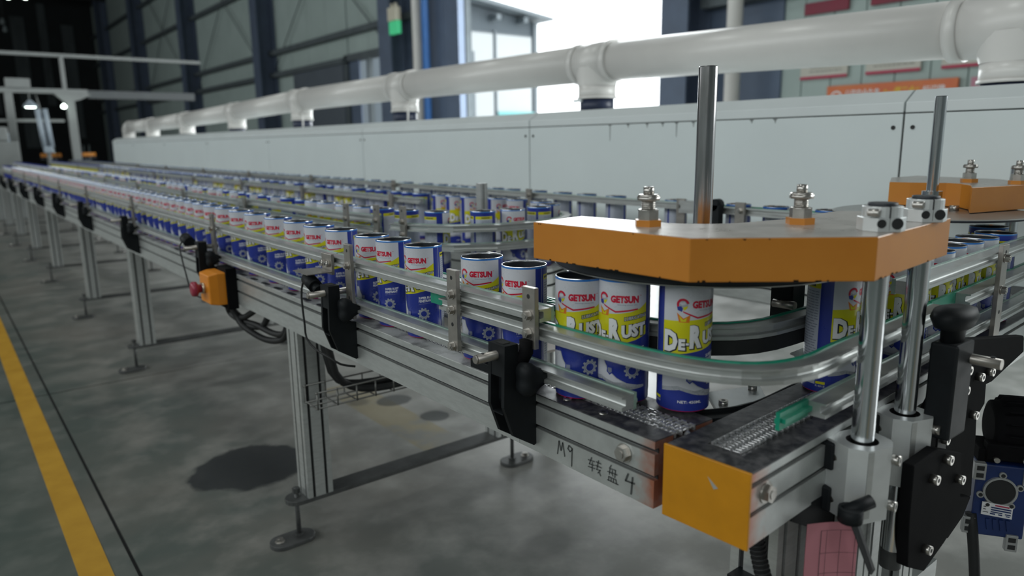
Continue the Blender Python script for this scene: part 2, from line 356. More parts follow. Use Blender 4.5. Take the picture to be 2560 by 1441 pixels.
for y, x, w in ((5.0, 0.42, 0.34), (10.95, 0.42, 0.40), (16.85, 0.42, 0.40), (22.75, 0.42, 0.40), (28.8, 0.42, 0.4), (34.6, 0.42, 0.4)):
    MB().box(WX-x, WX-x+0.03, y-w/2, y+w/2, 0, 7.3).box(WX-0.05, WX-0.02, y-w/2, y+w/2, 0, 7.3).box(WX-x+0.03, WX-0.05, y-0.012, y+0.012, 0, 7.3).build('steel_column', M['navy'], wr)
# cross braces of the wall bays
for y0, y1 in ((11.4, 16.6), (17.2, 22.5), (23.2, 28.5)):
    for s in (0, 1):
        a, b = (y0, y1) if s == 0 else (y1, y0)
        MB().cyl((WX-0.10, a, 2.6), (WX-0.10, b, 6.6), 0.012, 6).build('brace_rod', M['girt'], wr)
# sliding door leaf parked beside the opening
d1 = struct(MB().box(WX-0.16, WX-0.06, 9.22, 10.05, 0.1, 7.2).box(WX-0.165, WX-0.055, 9.20, 9.26, 0.05, 7.2).box(WX-0.165, WX-0.055, 9.6, 9.64, 0.05, 7.2).build('door_1', M['navyd']))
# side door with bright panes
d2 = thing('door_2', '', ''); del d2['label']; del d2['category']; d2['kind'] = 'structure'
MB().box(WX-0.06, WX+0.06, 11.42, 11.52, 0, 2.62).box(WX-0.06, WX+0.06, 13.1, 13.2, 0, 2.62).box(WX-0.06, WX+0.06, 11.42, 13.2, 2.5, 2.62).box(WX-0.05, WX+0.05, 12.26, 12.32, 0, 2.5).box(WX-0.05, WX+0.05, 11.5, 13.1, 2.0, 2.06).build('door_frame', M['girt'], d2)
MB().box(WX+0.0, WX+0.03, 12.70, 13.1, 0.05, 2.5).build('door_leaf', M['navyd'], d2)
MB().box(WX+0.0, WX+0.03, 11.52, 11.85, 0.05, 2.5).build('door_leaf', M['navyd'], d2)
# corrugated grey sheet beside the door (sliding leaf of the bay)
struct(MB().box(WX-0.09, WX-0.04, 13.2, 15.6, 0.05, 2.52).build('door_3', mat('slate_blue_leaf', (0.10, 0.12, 0.145), 0.5, 0.1, 0.06, 3)))
# far wall, ceiling, left and back walls
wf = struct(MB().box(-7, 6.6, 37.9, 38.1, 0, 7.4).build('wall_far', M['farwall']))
for k, (x, w, z0, z1) in enumerate(((-3.6, .3, 1, 6.5), (-2.2, .4, 2.2, 6.8), (-1.0, .35, .8, 6), (0.4, .3, 3, 7), (1.4, .45, 1.5, 6.6), (2.6, .35, 2.4, 7), (3.7, .5, 1.0, 6.4), (4.6, .3, 2.8, 7), (5.5, .45, 1.4, 6.2))):
    MB().box(x-w/2, x+w/2, 37.84, 37.9, z0, z1).build('translucent_strip', M['farstrip'], wf)
for k in range(6):
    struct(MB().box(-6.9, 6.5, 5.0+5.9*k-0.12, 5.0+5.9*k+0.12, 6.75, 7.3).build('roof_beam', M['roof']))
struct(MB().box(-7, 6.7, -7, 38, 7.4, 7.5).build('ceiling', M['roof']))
struct(MB().box(-7.1, -7, -7, 38, 0, 7.5).build('wall_left', mat('left_cladding', (0.22, 0.25, 0.24), 0.7)))
struct(MB().box(-7, 6.7, -7.1, -7, 0, 7.5).build('wall_back', mat('back_cladding', (0.12, 0.14, 0.14), 0.7)))
# pipes standing by the opening
def pole(x, y, r, m, label, name='wall_pipe'):
    o = MB().cyl((x, y, 0), (x, y, 7.2), r, 16)
    for z in (1.2, 3.2, 5.2): o.cyl((x, y, z), (x, y, z+0.06), r*1.18, 16)
    return tag(o.build(name, m), label, 'pipe')
pole(WX-0.30, 10.13, 0.075, M['pvc'], 'white drainpipe running up beside the blue column left of the opening')
pole(WX-0.32, 9.86, 0.06, M['bluepipe'], 'bright blue pipe running up between white drainpipe and sliding door')
pole(WX-0.35, 4.33, 0.075, M['pvc'], 'white drainpipe in front of the wall right of the opening')
MB().box(WX-0.2, WX-0.001, 3.3, 4.85, 2.26, 4.6).build('girder_box', M['girt'], wr)
MB().box(WX-0.03, WX-0.001, 4.02, 4.95, 0, 2.26).build('column_shade_panel', M['navyd'], wr)  # dark sheet standing in for the column's shadow on the wall
MB().box(WX-0.28, WX-0.2, 3.3, 4.25, 2.32, 2.38).box(WX-0.12, WX-0.06, 2.6, 4.3, 2.62, 2.7).build('cable_tray', M['frame'], wr)

# outbuilding across the yard
ob = thing('outbuilding', 'pale grey outbuilding with tall panes seen through the open doorway', 'building', (10, 14.5, 0))
XR = 11.88
MB().extr([(7.0, 14, -.05), (XR, 14, -.05), (XR, 14, 3.78), (9.9, 14, 4.02), (7.0, 14, 4.35)], (0, 6, 0)).build('wall', M['outwall'], ob)
MB().extr([(6.9, 13.6, 4.37), (12.12, 13.6, 3.79), (12.16, 13.6, 3.86), (9.9, 13.6, 4.13), (6.9, 13.6, 4.48)], (0, 6.6, 0)).build('eave', M['outtrim'], ob)
for x in (10.5, 11.3): MB().box(x, x+.12, 13.7, 14, 3.70, 3.82).build('eave_bracket', M['outtrim'], ob)
for x0, x1 in ((8.6, 10.60), (10.64, 11.75)):
    w = MB().box(x0, x1, 13.97, 14.01, 0.45, 3.46).build('window', M['outtrim'], ob)
    MB().box(x0+.03, x1-.03, 13.955, 13.975, 0.5, 3.42).build('pane', M['outpane'], w)
MB().box(10.60, 10.64, 13.93, 13.98, -.02, 3.5).build('mullion', M['outtrim'], ob); MB().box(11.78, 11.9, 13.93, 14.0, -.02, 3.78).build('corner_post', M['outtrim'], ob)
MB().box(9.75, 10.0, 13.9, 13.97, -.02, 3.0).build('door_post', M['outtrim'], ob)
MB().box(10.66, 11.75, 13.9, 13.96, 1.60, 1.68).build('sill', M['teal'], ob)

# posters, banner, sign on the right wall
def poster(y0, y1, label):
    t = thing('notice_board', label, 'poster', (WX-0.03, (y0+y1)/2, 1.5), 'rule boards on the green wall')
    MB().box(WX-0.035, WX-0.012, y0, y1, 1.50, 2.0).build('board', M['poster'], t)
    MB().box(WX-0.038, WX-0.034, y0, y1, 1.50, 1.525).build('red_border', M['posterred'], t)
    p = MB(); rr = random.Random(int(y0*100))
    for k in range(14):
        z = 1.56+k*0.033; y = y0+0.05
        while y < y1-0.09:
            w = rr.uniform(0.02, 0.05); p.box(WX-0.0365, WX-0.0345, y, min(y+w, y1-0.05), z, z+0.012); y += w+0.008
    o = p.build('printed_lines', M['postertext'], t); o['kind'] = 'stuff'
poster(3.365, 3.81, 'cream rule board with red lower edge on wall, nearest the drainpipe')
poster(2.75, 3.20, 'cream rule board with red lower edge, middle one above the orange banner')
poster(2.05, 2.59, 'cream rule board with red lower edge, beside the duct elbow')
for y0, y1, lb in ((3.395, 3.805, 'dark red heading strip on wall above the board nearest the drainpipe'), (2.3, 3.20, 'long dark red heading strip on wall above the pipe')):
    t = tag(MB().box(WX-0.04, WX-0.015, y0, y1, 2.07, 2.17).build('heading_sign', M['posterhead']), lb, 'sign')
bn = thing('banner', 'orange safety banner with white and yellow lettering behind the white housing', 'banner', (WX-0.04, 3.0, 1.3))
MB().box(WX-0.05, WX-0.02, 2.45, 3.53, 1.25, 1.425).build('board', M['banner'], bn)
def wall_text(s, y0, y1, z0, z1, m, name, parent, x=WX-0.0525, bold=0.01):
    vs, fs = fit(text2d(s, bold), 0, 0, y0-y1, z1-z0)          # read from -X side: +u runs towards -Y
    b = MB(); b.add([(x, y0-u, z0+v) for u, v in vs], fs); return b.build(name, m, parent)
wall_text('\u516c\u53f8\u5b89\u5168\u751f\u4ea7', 3.36, 3.06, 1.30, 1.385, M['wht'], 'lettering', bn)
wall_text('\u201c\u4e00\u61c2\u4e09\u4f1a\u201d', 3.02, 2.74, 1.30, 1.385, M['yel'], 'lettering', bn)
wall_text('\u6807\u8bc6\u724c', 2.71, 2.54, 1.30, 1.38, M['wht'], 'lettering', bn)
r_ = MB(); ring = [(WX-0.052, 3.44+0.055*math.cos(a*PI/12), 1.325+0.055*math.sin(a*PI/12)) for a in range(24)]; rin = [(WX-0.052, 3.44+0.042*math.cos(a*PI/12), 1.325+0.042*math.sin(a*PI/12)) for a in range(24)]
r_.add(ring+rin, [(k, (k+1) % 24, 24+(k+1) % 24, 24+k) for k in range(24)]).build('round_emblem', M['wht'], bn)
tag(MB().box(WX-0.04, WX-0.02, 2.15, 2.36, 1.33, 1.42).build('paper_notice', M['pinkpale']), 'small pale pink notice on wall right of the orange banner', 'notice')
el = thing('emergency_light', 'cream emergency light with green panel hanging on the blue column', 'lamp', (WX-0.5, 10.5, 2.7))
MB().box(WX-0.52, WX-0.43, 10.38, 10.64, 2.86, 3.06).build('lamp_case', M['cream'], el)
MB().box(WX-0.51, WX-0.44, 10.36, 10.62, 2.66, 2.85).build('green_panel', M['exitgreen'], el)
MB().cyl((WX-0.47, 10.45, 3.06), (WX-0.47, 10.45, 3.12), 0.03, 10).cyl((WX-0.47, 10.57, 3.06), (WX-0.47, 10.57, 3.12), 0.03, 10).cyl((WX-.47, 10.5, 2.95), (WX-.3, 10.78, 2.95), .01, 8).build('spot_head', M['cream'], el)

# ================================================================== CANS
R0 = 0.0325; CH = 0.159
def poly_label():
    """printed can label: flat shapes in millimetres (u along the wall, v up), cut into strips and wrapped"""
    names = ['canwhite', 'canpale', 'canyellow', 'canred', 'cansky', 'canblack', 'cansilver', 'canorange', 'cangrey', 'canblue', 'wht']
    idx = {n: i for i, n in enumerate(names)}
    V = []; F = []; MI = []; LY = []
    def put(vs, fs, m, layer):
        o = len(V); V.extend((x, y, layer) for x, y in vs)
        for f in fs: F.append([o+i for i in f]); MI.append(idx[m])
    def P(pts, m, layer): put([(u, CH*1000-t) for u, t in pts], [list(range(len(pts)))], m, layer)       # t is measured down from the top
    def Rr(u0, u1, t0, t1, m, layer): P([(u0, t1), (u1, t1), (u1, t0), (u0, t0)], m, layer)
    def T(s, u0, tb, w, h, m, layer, bold=0.0, rot=0.0, shear=0.0, skew=0.0):
        vs, fs = fit(text2d(s, bold, shear), u0, CH*1000-tb, w, h, rot, skew); put(vs, fs, m, layer)
    Rr(-102, 102, 0.7, 3.2, 'cansky', 1)
    Rr(-54, 31, 3.2, 96, 'canwhite', 1)
    Rr(41, 41.8, 3.2, 150, 'canpale', 1)
    for a, b in ((46, 82), (88, 102), (-102, -70)):
        Rr(a, b, 20, 148, 'canpale', 1); Rr(a, b, 12.5, 20, 'canyellow', 1)
    rr = random.Random(3)
    for a, b in ((48, 80), (-100, -72)):
        x = a
        while x < b-6:
            w = rr.uniform(2.0, 4.5); Rr(x, x+w, 14.8, 17.8, 'canblack', 2); x += w+0.8
        for k in range(30):
            t = 24+k*3.6; x = a
            while x < b-4:
                w = rr.uniform(4, 9); Rr(x, min(b, x+w), t, t+1.1, 'cangrey', 2); x += w+1.2
    # yellow sweep
    P([(-54, 88.5), (-25, 84.5), (-5, 81), (15, 76), (31, 70), (31, 29), (20, 36), (8, 40), (-10, 42.5), (-30, 44), (-54, 45.5)], 'canyellow', 2)
    P([(-54, 104), (-25, 104), (-5, 104), (15, 104), (31, 104), (31, 70), (15, 76), (-5, 81), (-25, 84.5), (-54, 88.5)], 'canblue', 2)
    P([(-36, 34), (-28, 41), (-20, 36.5), (-21, 46), (-33, 46)], 'canorange', 3)
    P([(-33, 38), (-28, 43), (-24, 39.5), (-25, 45), (-31, 45)], 'canyellow', 4)
    P([(-29, 31.8), (-28.2, 33.8), (-11.3, 41.2), (17, 37.4), (16.9, 35.5), (-11, 39.1)], 'canred', 5)
    # round emblem: red cap, grey face, blue chest, yellow beak
    c0, t0, q = -29.0, 24.0, 7.4
    arc = lambda a0, a1, r, n=12: [(c0+r*math.cos(math.radians(a0+(a1-a0)*k/n)), t0-r*math.sin(math.radians(a0+(a1-a0)*k/n))) for k in range(n+1)]
    P(arc(0, 360, 6.0, 20)[:-1], 'cansilver', 3)
    P(arc(10, 205, q)+arc(205, 10, 4.6), 'canred', 4)
    P([(-36, 27), (-31, 26), (-29, 29), (-30, 33), (-35, 31)], 'canblue', 4)
    P([(-29, 27.5), (-23, 25.5), (-24.5, 29), (-27.5, 31.5)], 'canyellow', 4)
    P([(-33.5, 22), (-27, 20.5), (-25, 23.5), (-30, 25)], 'canwhite', 4)
    T('GETSUN', -18, 28.8, 36, 9.4, 'canred', 3, 0.062)
    T('TM', 19.5, 20.2, 2.4, 1.3, 'canred', 3)
    T('Shining your life', -9, 32.0, 25, 1.7, 'cangrey', 3)
    T('LUBRICATING', -.5, 52.0, 31.5, 5.6, 'canblack', 3, 0.12, math.radians(9)); T('LUBRICATING', 0.3, 51.2, 30, 4.2, 'canwhite', 4, 0.02, math.radians(9))
    for dx, dt, m, ly, bo in ((0.9, 0.5, 'canblack', 4, 0.11), (0, 0, 'wht', 5, 0.06)):
        g = 1.0 if ly == 4 else 0.0
        T('D', -52-g+dx, 83.5+g+dt, 18+2*g, 27+2*g, m, ly, bo)
        T('E', -33-g+dx, 80.5+g+dt, 8+2*g, 14+2*g, m, ly, bo)
        T('-', -24.3-g+dx, 74+g+dt, 3.6+2*g, 2.6+2*g, m, ly, bo)
        T('R', -20-g+dx, 78.5+g+dt, 15.5+2*g, 29+2*g, m, ly, bo, math.radians(4))
        T('UST', -3.5-g+dx, 74+g+dt, 33+2*g, 17+2*g, m, ly, bo, math.radians(7))
    T('SUPER RUST', 3, 91, 25, 4.2, 'wht', 3, 0.03, math.radians(5)); T('PENETRANT', 3, 96.5, 23, 4.2, 'wht', 3, 0.03, math.radians(5)); T('spray lubricant cleaner', 3, 100, 23, 1.3, 'cansilver', 3, 0, math.radians(5))
    # silver sweep with shield and gear
    P([(-54, 100), (-30, 97), (-26, 107), (-19, 117), (-8, 126), (4, 132), (18, 135), (29, 136), (29, 139), (10, 141), (-10, 137), (-30, 131), (-54, 135)], 'cansilver', 3)
    P([(-54, 100), (-31, 98.4), (-27.5, 107), (-20.5, 117), (-9, 126.5), (0, 131), (-12, 132), (-32, 126), (-54, 130)], 'canwhite', 4)
    P([(-22, 112), (-14, 112), (-13.5, 119), (-18, 123), (-22.5, 119)], 'canblue', 5); P([(-20.8, 113.5), (-15.2, 113.5), (-15, 118.5), (-18, 121), (-21, 118.5)], 'cangrey', 6)
    gx, gt = 11, 116; gear = []
    for k in range(10):
        for a, r in ((-11, 8.4), (-7, 10.6), (7, 10.6), (11, 8.4)):
            w = math.radians(k*36+a); gear.append((gx+r*math.cos(w), gt-r*math.sin(w)))
    P(gear[::-1], 'cansilver', 5)
    ci = lambda r, n=20: [(gx+r*math.cos(2*PI*k/n), gt-r*math.sin(2*PI*k/n)) for k in range(n)][::-1]
    P(ci(7.2), 'cangrey', 6); P(ci(6.5), 'cansilver', 7); P(ci(5.0), 'canblue', 8)
    T('NET: 450ML', -32, 148, 30, 3.6, 'wht', 3, 0.02)
    Rr(-69, -57, 143.5, 147, 'canyellow', 3); T('R-4018', -69, 151, 12, 2.8, 'canpale', 3, 0.02)
    bm = bmesh.new(); bv = [bm.verts.new(p) for p in V]
    for f, mi in zip(F, MI):
        try:
            fc = bm.faces.new([bv[i] for i in f]); fc.material_index = mi
        except ValueError: pass
    big = [f for f in bm.faces if len(f.verts) > 4]
    bmesh.ops.triangulate(bm, faces=big)
    for k in range(-33, 34):
        bmesh.ops.bisect_plane(bm, geom=bm.verts[:]+bm.edges[:]+bm.faces[:], dist=1e-6, plane_co=(k*3.1, 0, 0), plane_no=(1, 0, 0))
    for v in bm.verts:
        r = R0+0.00012+v.co.z*0.00007; a = v.co.x/1000/R0; y = v.co.y/1000
        v.co = (r*math.cos(a), r*math.sin(a), y)
    bmesh.ops.delete(bm, geom=[v for v in bm.verts if not v.link_faces], context='VERTS')
    for f in bm.faces: f.smooth = True
    me = bpy.data.meshes.new('printed_label'); bm.to_mesh(me); bm.free()
    for n in names: me.materials.append(M[n])
    return me
LABEL = poly_label()
bd = MB()
bd.lathe([(0.0, 0.002), (0.0300, 0.002), (R0-0.0006, 0.0), (R0, 0.0012), (R0, CH-0.0006), (R0-0.0002, CH), (R0-0.0009, CH), (R0-0.0011, CH-0.002), (R0-0.0011, 0.004), (0.0, 0.004)],
         0, 0, 48, mis=[2, 2, 1, 0, 3, 3, 3, 2, 2])
BODY = bd.mesh('can_body', [M['canblue'], M['canpink'], M['caninside'], M['canrim']])
FX = random.Random(11)
CANS = []          # (x, y, z, angle, line name, ordinal)
def can(x, y, front, line, k, z=0.640): CANS.append((x, y, z, front, line, k))
def camdir(x, y): return math.atan2(-y, -x)
# ================================================================== CONVEYORS
BT = 0.638                        # deck height
BEAM = [(-.0525, -.083), (-.0525, -.0490), (-.0460, -.0490), (-.0460, -.0430), (-.0525, -.0430), (-.0525, -.0170), (-.0460, -.0170), (-.0460, -.0105), (-.0525, -.0105), (-.0525, -.0015),
        (-.0210, -.0015), (-.0210, -.016), (.0210, -.016), (.0210, -.0015), (.0525, -.0015), (.0525, -.0105), (.0460, -.0105), (.0460, -.0170), (.0525, -.0170), (.0525, -.0430), (.0460, -.0430), (.0460, -.0490), (.0525, -.0490), (.0525, -.083)]
RAIL = [(-.010, 0), (-.010, .0046), (-.0040, .0056), (-.0032, .0070), (-.0032, .0128), (-.0045, .0142), (-.010, .0150), (-.010, .0172), (.010, .0172), (.010, 0)]
STRIP = [(.0102, -.0015), (.0102, .0187), (.0150, .0187), (.0150, .012), (.0165, .0105), (.0165, .0065), (.0150, .005), (.0150, -.0015)]
def mir(p): return [(-a, b) for a, b in p]
def end_metal(name, axis, a, c):
    m = mat(name, (0.54, 0.56, 0.55), 0.42, 0.68, 0.10, 30, 0.02); nt = m.node_tree; N = nt.nodes; L = nt.links; b = N['Principled BSDF']
    src = b.inputs['Base Color'].links[0].from_socket
    ge = N.new('ShaderNodeNewGeometry'); se = N.new('ShaderNodeSeparateXYZ'); L.new(ge.outputs['Position'], se.inputs[0])
    n = N.new('ShaderNodeTexNoise'); n.inputs['Scale'].default_value = 45; n.inputs['Detail'].default_value = 5; L.new(ge.outputs['Position'], n.inputs['Vector'])
    ad = N.new('ShaderNodeMath'); ad.operation = 'MULTIPLY_ADD'; ad.inputs[1].default_value = 0.06; L.new(n.outputs[0], ad.inputs[0]); L.new(se.outputs[axis], ad.inputs[2])
    mr = N.new('ShaderNodeMapRange'); mr.inputs[1].default_value = a+0.03; mr.inputs[2].default_value = c+0.03; mr.inputs[3].default_value = 0.85; mr.inputs[4].default_value = 0; L.new(ad.outputs[0], mr.inputs[0])
    mx = N.new('ShaderNodeMix'); mx.data_type = 'RGBA'; mx.inputs[7].default_value = (0.50, 0.13, 0.045, 1); L.new(mr.outputs[0], mx.inputs[0]); L.new(src, mx.inputs[6]); L.new(mx.outputs[2], b.inputs['Base Color'])
    return m
M['alu_end'] = end_metal('aluminium_with_overspray', 1, 0.498, 0.532)
M['alu_end2'] = end_metal('aluminium_with_paint_edge', 0, 0.598, 0.645)

# shared small meshes -----------------------------------------------------------
def hexbolt(r, h, shank=0.0):
    m = MB().cyl((0, 0, 0), (0, 0, h*0.18), r*1.25, 16).cyl((0, 0, h*0.18), (0, 0, h), r, 6, smooth=False)
    m.cyl((0, 0, h), (0, 0, h*1.12), r*0.55, 10)
    return m
BOLT = hexbolt(0.0062, 0.007).mesh('bolt', [M['bolt']])
BIGBOLT = hexbolt(0.0095, 0.008).mesh('bolt', [M['bolt']])
SCREW = MB().cyl((0, 0, 0), (0, 0, 0.009), 0.006, 14).cyl((0, 0, 0.009), (0, 0, 0.0092), 0.003, 6, mi=1).mesh('socket_screw', [M['bolt'], M['groove']])
RXM = (0, -PI/2, 0)       # bolt axis towards -X
RYM = (PI/2, 0, 0)        # bolt axis towards -Y
# chain link: four plates and two pins per pitch, axis along +X
def link_mesh():
    m = MB(); p = 0.0127
    for k, n in enumerate((-.018, -.006, .006, .018)):
        for s in (0, 1):
            o = n+(0.0009 if s else -0.0009); x0 = -0.001+s*p/2; hz = 0.0045
            m.box(x0, x0+p*0.62, o-0.0008, o+0.0008, -0.0075, 0.0 if s == 0 else -0.0012)
    m.cyl((0.003, -.019, -0.004), (0.003, .019, -0.004), 0.0018, 6).cyl((0.0095, -.019, -0.004), (0.0095, .019, -0.004), 0.0022, 6)
    return m.mesh('chain_link', [M['link']])
LINK = link_mesh()

def rails(parent, path, offs, z, strip='clear', cut=None, flip=False):
    p = offset(path, offs); pr = mir(RAIL) if flip else RAIL; st = mir(STRIP) if flip else STRIP
    r = MB().sweep(pr, p, z=z).build('guide_rail', M['alu_rail'], parent)
    MB().sweep(st, p, z=z).build('wear_strip', M[strip], r)
    return r
def bar(parent, x, y, z0, z1, zs, axis='x', w=0.025, t=0.007):
    """flat upright rail bar with hex bolts; axis: side it faces"""
    m = MB()
    if axis == 'x': m.box(x, x+t, y-w/2, y+w/2, z0, z1)
    else: m.box(x-w/2, x+w/2, y, y+t, z0, z1)
    for zz in (z1-0.012, z0+0.040):
        if axis == 'x': m.cyl((x-0.0003, y, zz), (x+0.001, y, zz), 0.0034, 12, mi=1)
        else: m.cyl((x, y-0.0003, zz), (x, y+0.001, zz), 0.0034, 12, mi=1)
    b = m.build('rail_bar', [M['steel'], M['groove']], parent, 0.0008)
    for zz in zs: inst('bolt', BOLT, b, (x, y, zz) if axis == 'x' else (x, y, zz), rot=RXM if axis == 'x' else RYM)
    return b
def clamp_mb():
    """black rail clamp, profile in the X-Z plane, thickness along Y 0..0.035; beam face at x=0, deck height at z=0"""
    pr = [(-.052, .075), (-.0545, -.008), (-.039, -.051), (-.004, -.073), (0, -.0715), (0, .000), (-.030, .0105), (-.030, .075)]
    inner = [(-.046, .030), (-.047, -.004), (-.034, -.042), (-.004, -.064), (0, -.0715), (0, 0), (-.030, .0105), (-.030, .030)]
    m = MB()
    for y in (0, .029): m.extr([(a, y, b) for a, b in pr], (0, .006, 0))
    m.extr([(a, .006, b) for a, b in [(-.040, .030), (-.041, -.004), (-.030, -.038), (-.004, -.060), (0, -.0715), (0, 0), (-.030, .0105), (-.030, .030)]], (0, .023, 0))
    m.extr([(a, .006, b) for a, b in [(-.052, .075), (-.0525, .032), (-.030, .032), (-.030, .075)]], (0, .023, 0))
    m.box(-.0470, -.0350, .010, .025, .0745, .0756, 1)
    m.box(-.052, -.040, .006, .029, -.020, -.0185)
    return m
CLAMP = clamp_mb().mesh('rail_clamp', [M['black'], M['groove']])
def knob_mb():
    m = MB(); rings = []
    for (y, r) in ((0, .010), (-.003, .0195), (-.016, .021), (-.024, .017), (-.026, .009)):
        rings.append([(r*(1+0.20*math.cos(3*a))*math.cos(a), y, r*(1+0.20*math.cos(3*a))*math.sin(a)) for a in [2*PI*k/24 for k in range(24)]])
    return m.loft(rings, 0, True)
KNOB = knob_mb().mesh('clamp_knob', [M['black']])
ROD = MB().cyl((-.084, 0, 0), (0.004, 0, 0), .0062, 14).cyl((-.074, 0, .0050), (-.074, 0, .00635), .0026, 10, mi=1).cyl((-.086, 0, 0), (-.084, 0, 0), .0052, 14, .0062).mesh('clamp_rod', [M['steel'], M['groove']])
HOOK = MB().tube([(0, 0, .028), (0, 0, .012), (-.001, .006, .002), (-.002, .016, -.003)], .0095, 10).mesh('bar_hook', [M['blackmetal']])
def clamp(parent, x, y, rz=0.0):
    """x,y: beam face and lower y of the clamp body"""
    c = inst('rail_clamp', CLAMP, parent, (x, y, BT), rz)
    for n, me, l in (('clamp_rod', ROD, (.0, .0185, .060)), ('clamp_knob', KNOB, (-.022, -.002, .030))):
        o = bpy.data.objects.new(n, me); COL.objects.link(o); o.parent = c; o.location = l
    return c
def leg(parent, x, y, z0, z1, s=0.032):
    pr = []
    for q in range(4):
        for a, b in ((-s, -s), (-s*.62, -s), (-s*.62, -s+.005), (-s*.40, -s+.005), (-s*.40, -s), (s*.40, -s), (s*.40, -s+.005), (s*.62, -s+.005), (s*.62, -s)):
            ca, sa = (1, 0, -1, 0)[q], (0, 1, 0, -1)[q]; pr.append((x+a*ca-b*sa, y+a*sa+b*ca))
    l = MB().prism(pr, z0, z1).build('leg', M['alu'], parent)
    m = MB()
    for q in range(4):
        ca, sa = (1, 0, -1, 0)[q], (0, 1, 0, -1)[q]
        for c0, c1 in ((-.61, -.41), (.41, .61)):
            pts = [(x+a*ca-b*sa, y+a*sa+b*ca) for a, b in ((c0*s, -s+.0036), (c1*s, -s+.0036), (c1*s, -s+.0055), (c0*s, -s+.0055))]
            m.prism(pts, z0+.001, z1-.001)
    m.build('leg_slot', M['groove'], l); return l
def foot(parent, x, y, out):
    pts = []
    for k in range(24):
        a = 2*PI*k/24; cx = 0.024 if math.cos(a) > 0 else -0.024; rr = 0.031
        pts.append((x+out*0.018+cx*1.05+rr*math.cos(a), y+rr*1.05*math.sin(a)))
    f = MB().prism(pts, 0.0, 0.011).build('foot', M['footsteel'], parent, 0.002)
    MB().cyl((x, y, .010), (x, y, .140), .0058, 10).cyl((x, y, .010), (x, y, .018), .011, 6, smooth=False).cyl((x, y, .126), (x, y, .138), .010, 6, smooth=False).build('foot_rod', M['footsteel'], f)
    inst('anchor_bolt', BIGBOLT, f, (x+out*0.05, y, .011)); return f
def foot_bar(parent, y, x0, x1):
    pts = [(x0+.03*(1-math.cos(a))-.03, y+.03*math.sin(a)) for a in [-PI/2+PI*k/8 for k in range(9)]]
    pts = [(x0-.03*math.cos(a), y+.03*math.sin(a)) for a in [PI/2-PI*k/8 for k in range(9)]]+[(x1+.03*math.cos(a), y-.03*math.sin(a)) for a in [PI/2-PI*k/8 for k in range(9)]]
    return MB().prism(pts, .103, .1145).build('foot_bar', M['footsteel'], parent, .0015)
def beam(parent, path, z=BT, m='alu', deck='deck', gm=True):
    b = MB().sweep(BEAM, path, z=z).build('beam', M[m], parent)
    s = MB()
    for sg in (-1, 1):
        for za, zb in ((-.0488, -.0432), (-.0168, -.0107)):
            s.sweep([(sg*.0448, za), (sg*.0448, zb), (sg*.0462, zb), (sg*.0462, za)], path, z=z)
    s.build('slot_insert', M['groove'], b)
    d = MB()
    for a, c in ((-.0520, -.0212), (.0212, .0520)): d.sweep([(a, -.0015), (a, 0), (c, 0), (c, -.0015)], path, z=z)
    d.build('deck_plate', M[deck], b); return b
def chain_run(parent, path, z=BT):
    m = MB()
    for n in (-.018, -.006, .006, .018): m.sweep([(n-.0025, -.010), (n-.0025, .001), (n+.0025, .001), (n+.0025, -.010)], path, z=z)
    m.sweep([(-.0205, -.0145), (-.0205, -.006), (.0205, -.006), (.0205, -.0145)], path, z=z)
    o = m.build('chain_run', M['link'], parent); o['kind'] = 'stuff'; return o

# ---- near conveyor ------------------------------------------------------------
CX = 0.6515; Y0, YE = 0.502, 10.6
c1 = thing('conveyor', 'long aluminium conveyor nearest the walkway, carrying the front row of cans', 'conveyor', (CX, 0.6, 0))
b1 = beam(c1, [(CX, Y0), (CX, .745)], m='alu_end', deck='deck'); b1b = beam(c1, [(CX, .7455), (CX, YE)], m='alu', deck='deck_far')
for k in range(56):                                                              # separate links where they show
    inst('chain_link', LINK, c1, (CX, 0.49+0.0127*(k+1), BT+.0012), PI/2)
MB().tube([(CX, 0.50, BT-.004), (CX, .492, BT-.007), (CX, .487, BT-.016), (CX, .487, BT-.04)], .004, 6).build('chain_return', M['link'], c1)
chain_run(c1, [(CX, 1.205), (CX, YE)])
MB().box(CX-.044, CX+.044, Y0+.002, Y0+.03, BT-.080, BT-.02).build('end_block', M['groove'], c1)
inst('bolt', BIGBOLT, b1, (CX-.0525, 0.548, BT-.030), rot=RXM)
for y in (0.60, 0.665, 0.80): inst('socket_screw', SCREW, b1, (CX-.035, y, BT-.007))
# near side rails
upath = [(CX, 0.690), (CX, 1.328)]
rails(c1, [(0.600, 0.690), (0.600, 1.326)], 0, .741, 'clear', flip=False)
rails(c1, [(0.600, 1.330), (0.600, YE)], 0, .741, 'clear')
rails(c1, [(0.600, 0.545), (0.600, 1.27)], 0, .662, 'clear')
rails(c1, [(0.600, 1.275), (0.600, YE)], 0, .662, 'clear')
curve = spline([(.600, .93), (.600, .84), (.600, .75), (.600, .62), (.604, .53), (.620, .46), (.655, .410), (.715, .388), (.80, .393), (.90, .398), (1.00, .4045), (1.10, .410)], .02)[::-1]
rails(c1, [p for p in curve], 0, .718, 'green')
MB().sweep(STRIP, [(.600, .925), (.600, .985)], z=.718).build('wear_strip', M['green'], c1)       # bare end of the green strip
